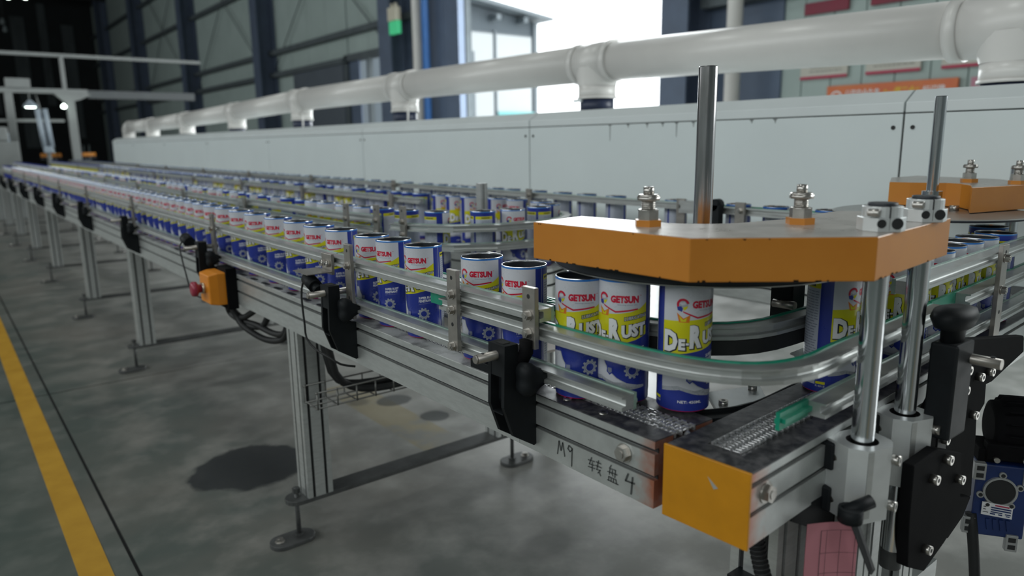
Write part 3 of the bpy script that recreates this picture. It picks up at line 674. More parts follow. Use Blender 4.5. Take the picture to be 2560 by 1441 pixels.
# joint plate of the upper rail
jp = MB().box(.584, .590, 1.300, 1.345, .722, .762).build('joint_plate', M['steel'], c1, .0008)
for y in (1.311, 1.333): inst('socket_screw', SCREW, jp, (.584, y, .743), rot=RXM)
bar(c1, .582, .703, .706, .787, (.750, .7265)); bar(c1, .582, .881, .664, .787, (.750, .7265, .6705))
for y in (1.226, 2.055, 3.06, 4.08, 5.02, 6.0, 6.98, 8.0, 9.0, 10.0): bar(c1, .582, y, .650, .790, (.750,))
for y in (.709, 1.238, 2.067, 3.075, 4.095, 5.035, 6.015, 6.995, 8.015, 9.015, 10.015): clamp(c1, .599, y)
inst('bar_hook', HOOK, c1, (.578, .703, .690))
MB().box(.6015, .6165, .795, .865, BT, BT+.0135).build('sensor_block', M['black'], c1, .001)
for k in range(16):
    y = 1.335+.082*k
    pts = [(.6095+.0062*math.cos(a), y+(.012 if math.sin(a) > 0 else -.012)+.010*math.sin(a)) for a in [2*PI*j/16 for j in range(16)]]
    MB().prism(pts, BT-.001, BT+.0004).build('deck_slot', M['groove'], b1b)
# far side rails of this row
inn = spline([(.703, YE), (.703, 6), (.703, 3), (.703, 1.0), (.703, .84), (.706, .70), (.722, .615), (.757, .553), (.81, .520), (.875, .512), (.97, .514), (1.09, .520)], .03)
rails(c1, inn, 0, .718, 'green', flip=True)
MB().sweep([(-.010, -.020), (-.010, -.001), (.010, -.001), (.010, -.020)], [p for p in inn if p[1] < .80 and p[0] < .96], z=.718).build('rubber_skirt', M['rubber'], c1)
rails(c1, [(.703, YE), (.703, .95)], 0, .662, 'clear', flip=True)
for y in (.96, .70, 2.0, 3.0, 4.0): MB().box(.714, .721, y-.0125, y+.0125, .650, .79).build('rail_bar', M['steel'], c1, .0008)
LY = [1.64, 3.46, 4.77, 6.26, 7.58, 8.9, 10.2]
for y in LY:
    leg(c1, .657, y, .1145, .555); foot_bar(c1, y, .608, 1.288); foot(c1, .606, y, -1); foot(c1, 1.288, y, 1)
# wire tray and cables under the first legs
tr = MB()
for k in range(5):
    x0 = .66+.0; zt = .355+.012*k
TY = 1.572
for n, z in ((-.03, .345), (.0, .345), (.03, .345), (-.035, .385), (.035, .385)): tr.cyl((.63, TY+n, z+.02), (1.28, TY+n, z+.02), .0022, 5)
for k in range(13):
    x = .66+.05*k; tr.tube([(x-.025, TY-.035, .407), (x-.025, TY-.035, .365), (x-.025, TY+.035, .365), (x-.025, TY+.035, .407)], .0022, 5)
tr.build('wire_tray', M['wire'], c1)
for n, z in ((-.015, .354), (.012, .356), (.002, .368)):
    MB().tube(spline([(.672, TY+n, .56), (.685, TY+n, .47), (.71, TY+n, .41), (.80, TY+n, z+.022), (1.0, TY+n*1.2, z+.022), (1.28, TY+n, z+.022)], .03), .009, 8).build('cable', M['rubber'], c1)

# ---- transverse conveyor (turned a few degrees) ---------------------------------
tt = math.radians(3.2); U = (math.cos(tt), math.sin(tt)); VV = (-math.sin(tt), math.cos(tt)); O2 = (.602, .4366)
def T2(u, v): return (O2[0]+u*U[0]+v*VV[0], O2[1]+u*U[1]+v*VV[1])
c2 = thing('conveyor', 'short aluminium cross conveyor with yellow end plate linking near and far rows', 'conveyor', (1.1, .46, 0))
UE = 1.28
beam(c2, [T2(.004, 0), T2(UE, 0)], m='alu_end2', deck='deck')
epl = MB().extr([(*T2(.0005, -.0535), BT-.0845), (*T2(.0005, .0535), BT-.0845), (*T2(.0005, .0535), BT+.0012), (*T2(.0005, -.0535), BT+.0012)], (.0035*U[0], .0035*U[1], 0)).build('end_plate', M['yellow'], c2, .0006)
MB().extr([(*T2(.0001, -.004), BT-.018), (*T2(.0001, -.012), BT-.030), (*T2(.0001, -.017), BT-.0275)], (.0006*U[0], .0006*U[1], 0)).build('paint_chip', M['alu'], epl)
MB().prism([T2(.004, -.052), T2(.036, -.052), T2(.036, .052), T2(.004, .052)], BT-.0012, BT+.0006).build('deck_cap', M['deck'], c2)
for k in range(88): inst('chain_link', LINK, c2, (*T2(.040+.0127*k, 0), BT+.0028), tt)
inst('bolt', BIGBOLT, c2, (*T2(.034, -.0525), BT-.030), rot=(PI/2, 0, tt))
lowp = [T2(.140, -.0515), T2(UE, -.0515)]
rails(c2, lowp, 0, .662, 'clear', flip=True)
MB().sweep(mir(STRIP), [T2(.076, -.0515), T2(.140, -.0515)], z=.662).build('wear_strip', M['green'], c2)
MB().sweep([(-.0102, .006), (-.0102, .0115), (-.0055, .0115), (-.0055, .006)], [T2(.080, -.0515), T2(.140, -.0515)][::1], z=.662).build('strip_rib', M['green'], c2)
rails(c2, [T2(.36, -.0515), T2(1.10, -.0515)], 0, .770, 'clear', flip=True)
MB().sweep(mir(STRIP), [T2(.50, -.0515), T2(.60, -.0515)], z=.718).build('wear_strip', M['green'], c2)
rails(c2, [T2(.60, -.0515), T2(1.05, -.0515)], 0, .718, 'green', flip=True)
rails(c2, [T2(.42, .055), T2(.86, .055)], 0, .770, 'clear', flip=False); rails(c2, [T2(.30, .055), T2(.95, .055)], 0, .662, 'clear', flip=False)
for u in (.72, .95):
    x, y = T2(u, -.0635); bar(c2, x, y-.007, .650, .80, (.778, .726), 'y')
x, y = T2(.372, .067); MB().box(x-.0125, x+.0125, y, y+.007, .65, .79).build('rail_bar', M['steel'], c2)
MB().cyl((*T2(.345, .085), .735), (*T2(.345, .118), .735), .0062, 14).cyl((*T2(.345, .110), .7405), (*T2(.345, .110), .7416), .0026, 10, mi=1).build('clamp_rod', [M['steel'], M['groove']], c2)
MB().box(T2(.352, .085)[0], T2(.387, .085)[0], .55, .585, .70, .79).build('rail_clamp', M['black'], c2, .002)
leg(c2, .765, .455, 0, .556); leg(c2, 1.06, .46, 0, .556, .028)
MB().box(.71, 1.12, .44, .475, .40, .44).build('cross_brace', M['black'], c2)
MB().extr([(.705, .392, .560), (.705, .392, .548), (.775, .392, .51), (.80, .392, .51), (.80, .392, .556)], (0, .02, 0)).build('gusset', M['black'], c2)
# black corner guide and small plate between the two beams
tp = MB().prism([(.745, .525), (.83, .508), (.87, .545), (.79, .575)], BT-.012, BT-.006).build('transfer_plate', M['alu_block'], c2, .0006)
for x, y in ((.765, .53), (.845, .54)): inst('socket_screw', SCREW, tp, (x, y, BT-.008))
MB().sweep([(-.012, -.03), (-.012, -.008), (.012, -.008), (.012, -.03)], spline([(.71, .535), (.745, .515), (.80, .502), (.90, .507), (1.0, .513)], .02), z=BT).sweep([(-.004, -.03), (-.004, -.004), (-.002, -.004), (-.002, -.03)], spline([(.715, .54), (.75, .518), (.80, .506), (.90, .511), (1.0, .517)], .02), z=BT).build('return_guide', M['black'], c2)

# ---- middle loop ---------------------------------------------------------------
loop = spline([(.925, 11.8), (.925, 8), (.925, 4), (.925, 2.9), (.93, 2.3), (.945, 1.86), (.985, 1.64), (1.04, 1.545), (1.115, 1.495), (1.21, 1.48), (1.31, 1.505), (1.385, 1.585), (1.405, 1.70), (1.385, 1.84), (1.355, 2.05), (1.345, 2.4), (1.345, 3.0), (1.345, 4.5), (1.345, 9), (1.345, 11.8)], .05)
c3 = thing('conveyor', 'looped aluminium conveyor behind the front row, its rails bending round in a horseshoe', 'conveyor', (1.14, 2.5, 0))
beam(c3, loop, m='alu', deck='deck_far'); chain_run(c3, loop)
def orail(path, off, z, strip='clear'):
    p = offset(path, off); s = off > 0
    pr = RAIL if not s else mir(RAIL); st = STRIP if not s else mir(STRIP)
    r = MB().sweep(pr, p, z=z).build('guide_rail', M['alu_rail'], c3); MB().sweep(st, p, z=z).build('wear_strip', M[strip], r)
side = 1          # near/outer side of the loop: travelling -Y first, outer side is on the right (-X)
near2 = [p for i, p in enumerate(loop) if 1.69 < p[1] < 2.75 and p[0] < 1.0]
curv2 = [p for i, p in enumerate(loop) if p[1] <= 1.72]
far2 = [p for p in loop if p[1] >= 2.6 and p[0] < 1.0]
back2 = [p for p in loop if p[1] >= 1.72 and p[0] > 1.2]
orail(curv2, .054, .751); orail(curv2, .054, .703)
orail(near2, .054, .767); orail(near2, .054, .735)
orail(far2, .054, .758); orail(far2, .054, .690)
orail(back2, .054, .758); orail(back2, .054, .690)
inn2 = [p for p in back2 if p[1] > 2.1]; orail(inn2, -.054, .768); orail([p for p in far2 if p[1] > 2.7], -.054, .768)
for (x, y) in ((.868, 1.80), (.905, 1.70), (.935, 1.615)):
    bar(c3, x-.012, y, .660, .815, (.775, .742))
for y in (2.6, 3.4, 4.3, 5.2, 6.2, 7.2, 8.4, 9.6, 11): MB().box(.853, .860, y-.012, y+.012, .65, .79).build('rail_bar', M['steel'], c3)
for y in (2.3, 3.1, 3.9, 4.8, 5.8, 6.8, 8.0, 9.2): MB().box(1.272, 1.279, y-.012, y+.012, .65, .795).build('rail_bar', M['steel'], c3)
MB().prism([(.80, 1.16), (.86, 1.06), (1.10, 1.05), (1.17, 1.16), (1.17, 1.40), (1.0, 1.44), (.88, 1.56), (.80, 1.56)], BT-.085, BT-.080).build('drip_plate', M['steel'], c3)
MB().prism([(1.262, 1.738), (1.270, 1.738), (1.274, 1.744), (1.278, 1.738), (1.286, 1.738), (1.286, 1.762), (1.262, 1.762)], BT-.0, .852).build('support_post', M['alu_rail'], c3)
for y in LY:
    leg(c3, 1.243, y, .1145, .505)
    MB().box(.74, 1.40, y-.03, y+.03, .505, .554).build('cross_beam', M['alu'], c3)

# ---- far row beside the white housing -------------------------------------------
c4 = thing('conveyor', 'aluminium conveyor running along the foot of the long white housing', 'conveyor', (1.70, 3, 0))
FXX = 1.695
fpath = [(FXX, .80), (FXX, 12.6)]
beam(c4, fpath, m='alu', deck='deck_far'); chain_run(c4, fpath)
for z in (.779, .690): rails(c4, [(1.640, 1.28), (1.640, 12.6)], 0, z)
rails(c4, [(1.640, .78), (1.640, 1.24)], 0, .776); rails(c4, [(1.750, .85), (1.750, 12.6)], 0, .770, 'green', flip=True)
for y in (1.10, 1.29, 1.95, 2.9, 3.8, 4.8, 5.8, 6.9, 8.0, 9.2): 
    b = MB().box(1.619, 1.626, y-.014, y+.014, .65, .81).build('rail_bar', M['steel'], c4); inst('bolt', BOLT, b, (1.619, y, .789), rot=RXM)
MB().box(1.612, 1.629, 1.235, 1.29, .772, .806).build('joint_plate', M['alu_rail'], c4)
MB().cyl((1.60, 1.17, .80), (1.63, 1.17, .80), .016, 12).box(1.60, 1.62, 1.15, 1.19, .70, .80).build('clamp_knob', M['black'], c4)
for y in (1.9, 3.5, 5.1, 6.7, 8.3, 9.9): leg(c4, FXX, y, 0.0, .555)

# ================================================================== CAN PLACEMENT
n = 0
fixed = [(.6475, .675, 4), (.6495, .793, -26), (.6505, .897, -5), (CX, 1.071, -24), (CX, 1.174, -40), (CX, 1.258, -9), (CX, 1.392, -34), (CX, 1.503, -28), (CX, 1.618, -26), (CX, 1.742, -30), (CX, 1.886, -14), (CX, 2.010, -28), (CX, 2.135, -22), (CX, 2.245, -31), (CX, 2.355, -24)]
for x, y, o in fixed:
    n += 1; can(x, y, camdir(x, y)+math.radians(o), 'front row', n)
y = 2.45
while y < 9.6:
    n += 1; can(CX+FX.uniform(-.002, .002), y, camdir(CX, y)+math.radians(FX.uniform(-34, -4)), 'front row', n); y += FX.choice((.083, .09, .095, .10))
for x, y, o, l in ((.6745, .622, 1, 'a'), (.709, .552, 46, 'b')): CANS.append((x, y, .6425+(.0 if l == 'a' else .0), camdir(x, y)+math.radians(o), 'wheel', 1 if l == 'a' else 2))
tc = [(.312, .016, 95), (.384, .010, 80), (.455, .008, 60), (.527, .004, 66), (.5975, -.002, 62), (.669, .004, 58), (.7385, .000, 64), (.808, -.003, 70), (.893, -.008, 180), (.99, .03, 150)]
for k, (u, v, o) in enumerate(tc):
    x, y = T2(u, v); can(x, y, camdir(x, y)+math.radians(o), 'cross', k+1)
# along the loop
def walk(path, s0, gaps, fn):
    d = 0; nxt = s0
    for i in range(len(path)-1):
        a = Vector(path[i]); b = Vector(path[i+1]); L_ = (b-a).length
        while nxt <= d+L_:
            q = a+(b-a)*((nxt-d)/L_); fn(q.x, q.y); nxt += gaps()
        d += L_
st = [0]
rev = loop[::-1]
lp = []
walk(loop, .02, lambda: FX.choice((.075, .085, .10, .12)), lambda x, y: lp.append((x, y)))
l2 = sorted([p for p in lp if p[1] > 1.75 and p[0] < 1.1], key=lambda p: p[1]); l3 = sorted([p for p in lp if p[1] > 1.75 and p[0] >= 1.1], key=lambda p: p[1]); lb = sorted([p for p in lp if p[1] <= 1.75], key=lambda p: p[0])
for k, (x, y) in enumerate(lb): can(x, y, camdir(x, y)+math.radians(FX.choice((-30, 35, 120, 170, 200, -20))), 'bend', k+1)
for k, (x, y) in enumerate(l2): can(x, y, camdir(x, y)+math.radians(FX.choice((-30, 10, 60, 130, 170, 210, -20))), 'second row', k+1)
for k, (x, y) in enumerate(l3): can(x, y, camdir(x, y)+math.radians(FX.choice((-30, 0, 60, 120, 160, 190, -20))), 'third row', k+1)
fy = [.90, 1.043, 1.155, 1.262, 1.367, 1.606, 1.738, 1.856, 1.986, 2.137, 2.235, 2.37, 2.45, 2.52]
y = 2.62
while y < 12.5: fy.append(y); y += FX.choice((.10, .12, .14, .17))
for k, y in enumerate(fy): can(FXX, y, camdir(FXX, y)+math.radians(FX.choice((150, 165, 170, 178, 155))), 'housing row', k+1)

def lab(line, k):
    o = ordinal(k)
    if line == 'front row': return 'blue and yellow can in front row by walkway, '+o+' back from the orange turning plate'
    if line == 'wheel': return ('red lettered can half under the turning wheel, just inside curved rail', 'can hanging over the gap between beams under the orange plate')[k-1]
    if line == 'cross': return 'blue and white can on the cross conveyor, '+o+' from its yellow end plate'
    if line == 'bend': return 'can rounding the horseshoe bend of the looped conveyor, '+o+' from its front-row side'
    if line == 'second row': return 'can in second row behind the front cans, '+o+' back from the horseshoe bend'
    if line == 'third row': return 'can in third row, far side of the loop, '+o+' back from the bend'
    return 'can in row along the white housing, '+o+' back from the second turning wheel'
GRP = {'front row': 'cans in the front row', 'wheel': 'cans under the near turning wheel', 'cross': 'cans on the cross conveyor', 'bend': 'cans round the horseshoe bend', 'second row': 'cans in the second row', 'third row': 'cans in the third row', 'housing row': 'cans along the white housing'}
CANS.sort(key=lambda c: math.hypot(c[0], c[1]) + (0.0 if c[4] == 'front row' else .2))
proto = bpy.data.objects.new('can', BODY); pl = bpy.data.objects.new('printed_label', LABEL); COL.objects.link(proto); COL.objects.link(pl); pl.parent = proto
first = True
for (x, y, z, a, line, k) in CANS[:298]:
    if first: o = proto; first = False
    else:
        o = proto.copy(); COL.objects.link(o); c = pl.copy(); COL.objects.link(c); c.parent = o
    o.location = (x, y, z); o.rotation_euler = (0, 0, a)
    tag(o, lab(line, k), 'can', GRP[line])
rest = MB()
for (x, y, z, a, line, k) in CANS[298:]:
    for z0, z1, m in ((0, .055, 0), (.055, .085, 0), (.085, .118, 1), (.118, .150, 2), (.150, CH, 0)):
        rest.lathe([(R0, z+z0), (R0, z+z1)], x, y, 10, m)
    rest.lathe([(R0-.001, z+CH), (R0-.001, z+.1), (0, z+.1)], x, y, 10, 3)
ro = rest.build('can', [M['canblue'], M['canyellow'], M['canwhite'], M['caninside']]); ro['kind'] = 'stuff'
tag(ro, 'farthest blue and white cans blurring together at the end of the rows', 'can')
# ================================================================== TURNING WHEELS
NUT = MB().cyl((0, 0, 0), (0, 0, .0075), .0165, 6, smooth=False, mi=1)
NUT.cyl((0, 0, .0075), (0, 0, .0195), .0128, 6, .0128, smooth=False).cyl((0, 0, .0185), (0, 0, .0200), .0128, 12, .0105)
NUT.cyl((0, 0, .0195), (0, 0, .031), .0078, 14)
for k in range(5): NUT.cyl((0, 0, .0205+k*.002), (0, 0, .0215+k*.002), .0084, 12)
NUT.cyl((0, 0, .030), (0, 0, .0345), .0138, 8, .0142).cyl((0, 0, .0345), (0, 0, .037), .0142, 8, .012).cyl((0, 0, .036), (0, 0, .046), .0062, 14).cyl((0, 0, .046), (0, 0, .0463), .0032, 6, mi=2)
NUTM = NUT.mesh('levelling_nut', [M['bolt'], M['orange'], M['groove']])
def collar(parent, x, y, z, rz=0.0):
    m = MB(); w = .0225
    o = [(-w, -.008), (-.012, -w*.93), (.012, -w*.93), (w, -.008), (w, .010), (.010, w), (-.010, w), (-w, .010)]
    m.prism(o, 0, .0150); m.prism([(.0202*math.cos(a), .0202*math.sin(a)) for a in [2*PI*k/28 for k in range(28)]], .0150, .0265)
    m.box(-.0008, .0008, -w*.93, -.010, .001, .0268, 1)
    m.cyl((.008, -w*.90, .009), (.008, -w*.96, .009), .0062, 14, mi=1).cyl((-.008, -w*.90, .009), (-.008, -w*.945, .009), .0050, 14, mi=1)
    m.cyl((-.020, -.013, .0205), (-.011, -.021, .0205), .0042, 12, mi=2)
    m.cyl((0, 0, .0265), (0, 0, .0300), .0150, 24, mi=3)
    me = m.mesh('shaft_collar', [M['alu_block'], M['groove'], M['bolt'], M['disc']])
    c = inst('shaft_collar', me, parent, (x, y, z), rz); b = c.modifiers.new('bevel', 'BEVEL'); b.width = .0008; b.segments = 1; b.limit_method = 'ANGLE'; return c
def post_clamp(parent, x, y, z0, z1, rz):
    m = MB(); o = [(-.031, -.012), (-.017, -.028), (.016, -.028), (.031, -.014), (.031, .030), (-.031, .030)]
    # block with a bore: ring of quads between octagon and circle
    n = 36; ang = [2*PI*k/n for k in range(n)]
    def ray(a):
        best = None; d = (math.cos(a), math.sin(a))
        for i in range(6):
            p, q = o[i], o[(i+1) % 6]; ex, ey = q[0]-p[0], q[1]-p[1]; det = d[0]*(-ey)+d[1]*ex
            if abs(det) < 1e-9: continue
            t = (p[0]*(-ey)+p[1]*ex)/det; u = (d[0]*p[1]-d[1]*p[0])/det
            if t > 0 and -1e-6 <= u <= 1+1e-6: best = t if best is None else min(best, t)
        return best
    out = [(ray(a)*math.cos(a), ray(a)*math.sin(a)) for a in ang]; r = .0175
    inr = [(r*math.cos(a), r*math.sin(a)) for a in ang]
    for k in range(n):
        j = (k+1) % n
        m.add([(*out[k], z1), (*out[j], z1), (*inr[j], z1), (*inr[k], z1)], [(0, 1, 2, 3)]); m.add([(*out[k], z0), (*out[j], z0), (*inr[j], z0), (*inr[k], z0)], [(3, 2, 1, 0)])
        m.add([(*inr[k], z1), (*inr[j], z1), (*inr[j], z0), (*inr[k], z0)], [(0, 1, 2, 3)], 1)
    m.prism(o, z0, z1) if False else m.add([(*p, z0) for p in o]+[(*p, z1) for p in o], [(i, (i+1) % 6, 6+(i+1) % 6, 6+i) for i in range(6)])
    m.cyl((0, 0, z1-.012), (0, 0, z1-.006), .0175, 20, mi=1)
    m.box(-.0175, -.0095, -.0285, -.0278, z0+.006, z1-.002, 2)
    me = m.mesh('post_clamp', [M['alu_block'], M['rubber'], M['alu_rail']]); c = inst('post_clamp', me, parent, (x, y, 0), rz)
    for zz in (z1-.016, z0+.016):
        for lx, ly, rot in ((.020, -.0245, (PI/2, 0, math.radians(30))), (.031, .006, (0, PI/2, 0))):
            s = bpy.data.objects.new('socket_screw', SCREW); COL.objects.link(s); s.parent = c; s.location = (lx, ly, zz); s.rotation_euler = rot
    return c
def blackblocks(parent, x, y, z0):
    b = MB().box(x-.030, x-.014, y, y+.045, z0, z0+.030).box(x-.030, x-.014, y, y+.045, z0+.052, z0+.085).build('spacer_block', M['black'], parent, .002)
    for zz in (.016, .068): inst('socket_screw', SCREW, b, (x-.022, y, z0+zz), rot=RYM)
ZP1, ZP0 = H-.099, H-.1455
w1 = thing('turning_wheel', 'turning wheel under the large orange angled plate at the near corner', 'machine', (.836, .627, .6))
pl1 = [(.588, .699), (.601, .465), (.745, .342), (.980, .364), (1.005, .430), (.985, .500), (.9524, .507), (.9113, .503), (.870, .498), (.836, .4985), (.8055, .5035), (.7795, .508), (.7543, .5135), (.7385, .521), (.7232, .5325), (.709, .548), (.6985, .5655), (.693, .590), (.692, .620), (.690, .660), (.683, .711)]
MB().prism(pl1, ZP0, ZP1, 0, 1, 2).build('cover_plate', [M['orange'], M['platetop'], M['blackmetal']], w1, .0012)
ch = MB(); rc = random.Random(9)
for (a, b) in (((.588, .699), (.601, .465)), ((.601, .465), (.745, .342)), ((.745, .342), (.980, .364))):
    ex, ey = b[0]-a[0], b[1]-a[1]; l_ = math.hypot(ex, ey); nx, ny = ey/l_, -ex/l_
    if nx*(a[0]-.84)+ny*(a[1]-.62) < 0: nx, ny = -nx, -ny
    for k in range(11):
        t = rc.uniform(.03, .95); w = rc.uniform(.002, .008)/l_; hh = rc.uniform(.001, .0028); zb = ZP0+.0006; top_ = rc.random() < .35
        P_ = lambda u, z: (a[0]+ex*u+nx*.0004, a[1]+ey*u+ny*.0004, z)
        if top_: ch.add([P_(t, ZP1-.0012), P_(t+w*.6, ZP1-.0012), P_(t+w*.4, ZP1-.0012-hh*.6)], [(0, 1, 2)])
        else: ch.add([P_(t, zb), P_(t+w, zb), P_(t+w*.8, zb+hh), P_(t+w*.4, zb+hh*.7), P_(t+w*.2, zb+hh)], [(0, 1, 2, 3, 4)])
ch.build('chipped_paint', M['blackmetal'], w1)['kind'] = 'stuff'
for x, y in ((.6555, .569), (.7955, .4575)): inst('levelling_nut', NUTM, w1, (x, y, ZP1), .3)
ds = MB().lathe([(.030, .8022), (.202, .8022), (.2055, .8042), (.2055, .8185), (.202, .8205), (.030, .8205)], .843, .635, 72, mis=[1, 0, 0, 0, 2])
ds.lathe([(.2035, .8018), (.2064, .8018), (.2064, .8036), (.2035, .8036)], .843, .635, 72, mi=2).build('wheel_disc', [M['disc'], M['disctop'], M['disctop']], w1)
MB().lathe([(.0128, .55), (.0128, 1.066), (.0118, 1.067), (0.001, 1.067)], .843, .632, 32).build('wheel_shaft', M['chrome_worn'], w1)
MB().lathe([(.013, .8205), (.032, .8205), (.032, .838), (.013, .838)], .843, .632, 24).build('hub', M['alu_block'], w1)
for (x, y, zb) in ((.800, .3655, .545), (.926, .3735, .438)):
    MB().lathe([(.001, zb), (.0125, zb), (.0125, ZP1+.0295), (.001, ZP1+.0295)], x, y, 28).build('support_post', M['chrome'], w1)
    collar(w1, x, y, ZP1, -.75)
    post_clamp(w1, x, y, .540, .628, math.radians(-20)); blackblocks(w1, x, y+.018, .540)
MB().lathe([(.001, .414), (.0132, .414), (.0132, .438), (.0127, .4395)], .926, .3735, 20).build('post_tip', M['footsteel'], w1)
# lever under the near post clamp
lv = MB().cyl((.738, .350, .566), (.766, .334, .576), .0075, 12).cyl((.742, .345, .572), (.742, .345, .556), .013, 14).build('lever_hub', M['black'], w1)
MB().loft([[(.738+a, .342, .566+b) for a, b in ((-.009, 0), (0, .006), (.011, 0), (.0, -.007))], [(.765+a, .326, .493+b) for a, b in ((-.008, 0), (0, .004), (.009, 0), (0, -.004))]]).build('lever_arm', M['black'], w1, .002)
w2 = thing('turning_wheel', 'second turning wheel with orange cover by the white housing', 'machine', (1.53, .607, .6))
Q1, Q0 = H-.095, H-.1435
pl2 = [(1.6194, .730), (1.626, .690), (1.640, .655), (1.652, .628), (1.640, .596), (1.600, .565), (1.5282, .537), (1.71, .488), (1.86, .60), (1.92, .80), (1.80, .808)]
MB().prism(pl2, Q0, Q1, 0, 1, 2).build('cover_plate', [M['orange'], M['platetop'], M['blackmetal']], w2, .0012)
for x, y in ((1.6972, .6036), (1.6808, .511)): inst('levelling_nut', NUTM, w2, (x, y, Q1), .1)
MB().lathe([(.02, .8195), (.170, .8195), (.177, .8210), (.177, .8240), (.172, .8252), (.02, .8252)], 1.54, .612, 64, mis=[1, 0, 0, 2, 2]).build('wheel_disc', [M['disc'], M['disc'], M['disctop']], w2)
MB().lathe([(.0108, .60), (.0108, 1.0445), (.0098, 1.0455), (.001, 1.0455)], 1.53, .607, 28).build('wheel_shaft', M['chrome'], w2)
MB().lathe([(.0108, .8252), (.0185, .8252), (.0185, .8655), (.0108, .8655)], 1.53, .607, 24).build('hub', M['chrome'], w2)
MB().cyl((1.585, .585, .825), (1.585, .585, .835), .009, 10).build('disc_bolt', M['bolt'], w2)
MB().lathe([(.001, .60), (.0125, .60), (.0125, Q1+.03), (.001, Q1+.03)], 1.80, .55, 20).build('support_post', M['chrome'], w2)

# ================================================================== WHITE HOUSING
hs = thing('tunnel_housing', 'long white enamelled tunnel housing of bolted panels behind the can rows', 'housing', (2.2, 5.5, .475))
PX = 2.0; SP = 1.518; ys_ = [-.638+SP*k for k in range(9)]; ys_[-1] = 11.23
for k in range(8):
    a, b = ys_[k]+.0025, ys_[k+1]-.0025
    p = MB().box(PX, PX+.6, a, b, .475, H+.0585).build('side_panel', M['white'], hs, .0015)
    q = MB().extr([(PX, a, H+.0615), (PX, a, H+.0875), (PX+.05, a, H+.1200), (PX+.55, a, H+.1200), (PX+.6, a, H+.0875), (PX+.6, a, H+.0615)], (0, b-a, 0)).build('lid_panel', M['lid'], hs, .0015)
    for y in (a+.045, b-.045):
        for z in (H+.024, .60):
            MB().cyl((PX-.002, y if False else (a+.022 if y < (a+b)/2 else b-.022), z), (PX+.001, (a+.022 if y < (a+b)/2 else b-.022), z), .0055, 12).build('screw', M['groove'], p)
MB().box(PX+.004, PX+.59, ys_[0], ys_[-1]-.004, .48, H+.0650).build('inner_frame', M['seam'], hs)
MB().box(PX-.006, PX+.02, ys_[0], ys_[-1], .462, .476).build('lower_rail', M['alu_rail'], hs)
for k in range(1, 9): 
    for x in (PX+.52,): leg(hs, x, ys_[k]-.4, 0, .476)
st_ = MB(); rr = random.Random(5)
for y, l in ((1.93, .055), (1.62, .045), (1.75, .012), (1.68, .010), (1.55, .014), (1.84, .010), (1.33, .008), (1.25, .010)):
    st_.extr([(PX-.0006, y-.010, H+.0600), (PX-.0006, y+.012, H+.0600), (PX-.0006, y+.002, H+.052), (PX-.0006, y+.001, H+.055-l), (PX-.0006, y-.001, H+.055-l), (PX-.0006, y-.002, H+.053)], (.0005, 0, 0))
st_.build('drip_stain', mat('grey_drip_stain', (0.20, 0.22, 0.22), 0.6, 0, 0.2, 40), hs)

# ================================================================== DUCT
dp = thing('exhaust_duct', 'white plastic exhaust duct with tees running above the long white housing', 'duct', (2.3, 6, 1.2))
DX = 2.3; tees = [(.74, .288), (2.30, .3285), (3.93, .338), (5.485, .336), (7.0, .309), (8.67, .289), (10.25, .279), (11.55, .281)]
PR = .0785
for k in range(len(tees)-1):
    (ya, za), (yb, zb) = tees[k], tees[k+1]
    pts = [(DX, ya+(yb-ya)*t, H+za+(zb-za)*t) for t in (0.06, .5, .94)]
    MB().cyl(pts[0], pts[2], PR, 32).build('duct_pipe', M['pvc'], dp)
    if k == 0: pass
# the run sags towards the near end
for k, (y, z) in enumerate(tees):
    zc = H+z; big = k == 0
    t = MB(); L0 = .115 if not big else .16
    for s in (-1, 1): t.cyl((DX, y+s*L0, zc), (DX, y+s*(L0-.035), zc), PR+.0075, 32)
    t.cyl((DX, y-L0+.03, zc), (DX, y+L0-.03, zc), PR+.004, 32)
    if k == len(tees)-1:
        t = MB(); t.tube([(DX, y-.10, zc), (DX, y, zc), (DX, y+.06, zc-.012), (DX, y+.10, zc-.05), (DX, y+.11, zc-.10)], PR+.004, 24)
        yy = y+.11
    else: yy = y
    # stem: gusset and socket
    n = 28; ra = [(DX+(PR+.004)*math.cos(2*PI*i/n), yy+.11*math.sin(2*PI*i/n), zc-.02) for i in range(n)]
    rb = [(DX+(PR+.002)*math.cos(2*PI*i/n), yy+(PR+.004)*math.sin(2*PI*i/n), zc-.098) for i in range(n)]
    t.loft([ra, rb], 0, True, False)
    t.cyl((DX, yy, zc-.098), (DX, yy, zc-.150), PR+.002, 28).cyl((DX, yy, zc-.142), (DX, yy, zc-.151), PR+.006, 28)
    o = t.build('duct_tee', M['pvc'], dp)
    MB().cyl((DX, yy, zc-.150), (DX, yy, H+.1203), PR-.006, 28).cyl((DX, yy, H+.119), (DX, yy, H+.125), PR+.01, 28).build('sleeve', M['sleeve'], o)
    if k == 1: MB().box(DX-PR-.002, DX-PR+.012, yy+.015, yy+.065, zc-.164, zc-.152).build('tag_label', M['lid'], o)
    if 1 < k < 4:
        MB().tube([(DX-.03, yy-.085, zc-.085), (DX-.035, yy-.095, zc-.14), (DX-.034, yy-.09, zc-.19), (DX-.036, yy-.092, H+.121)], .0055, 6).build('dangling_tie', M['pvc'], o)

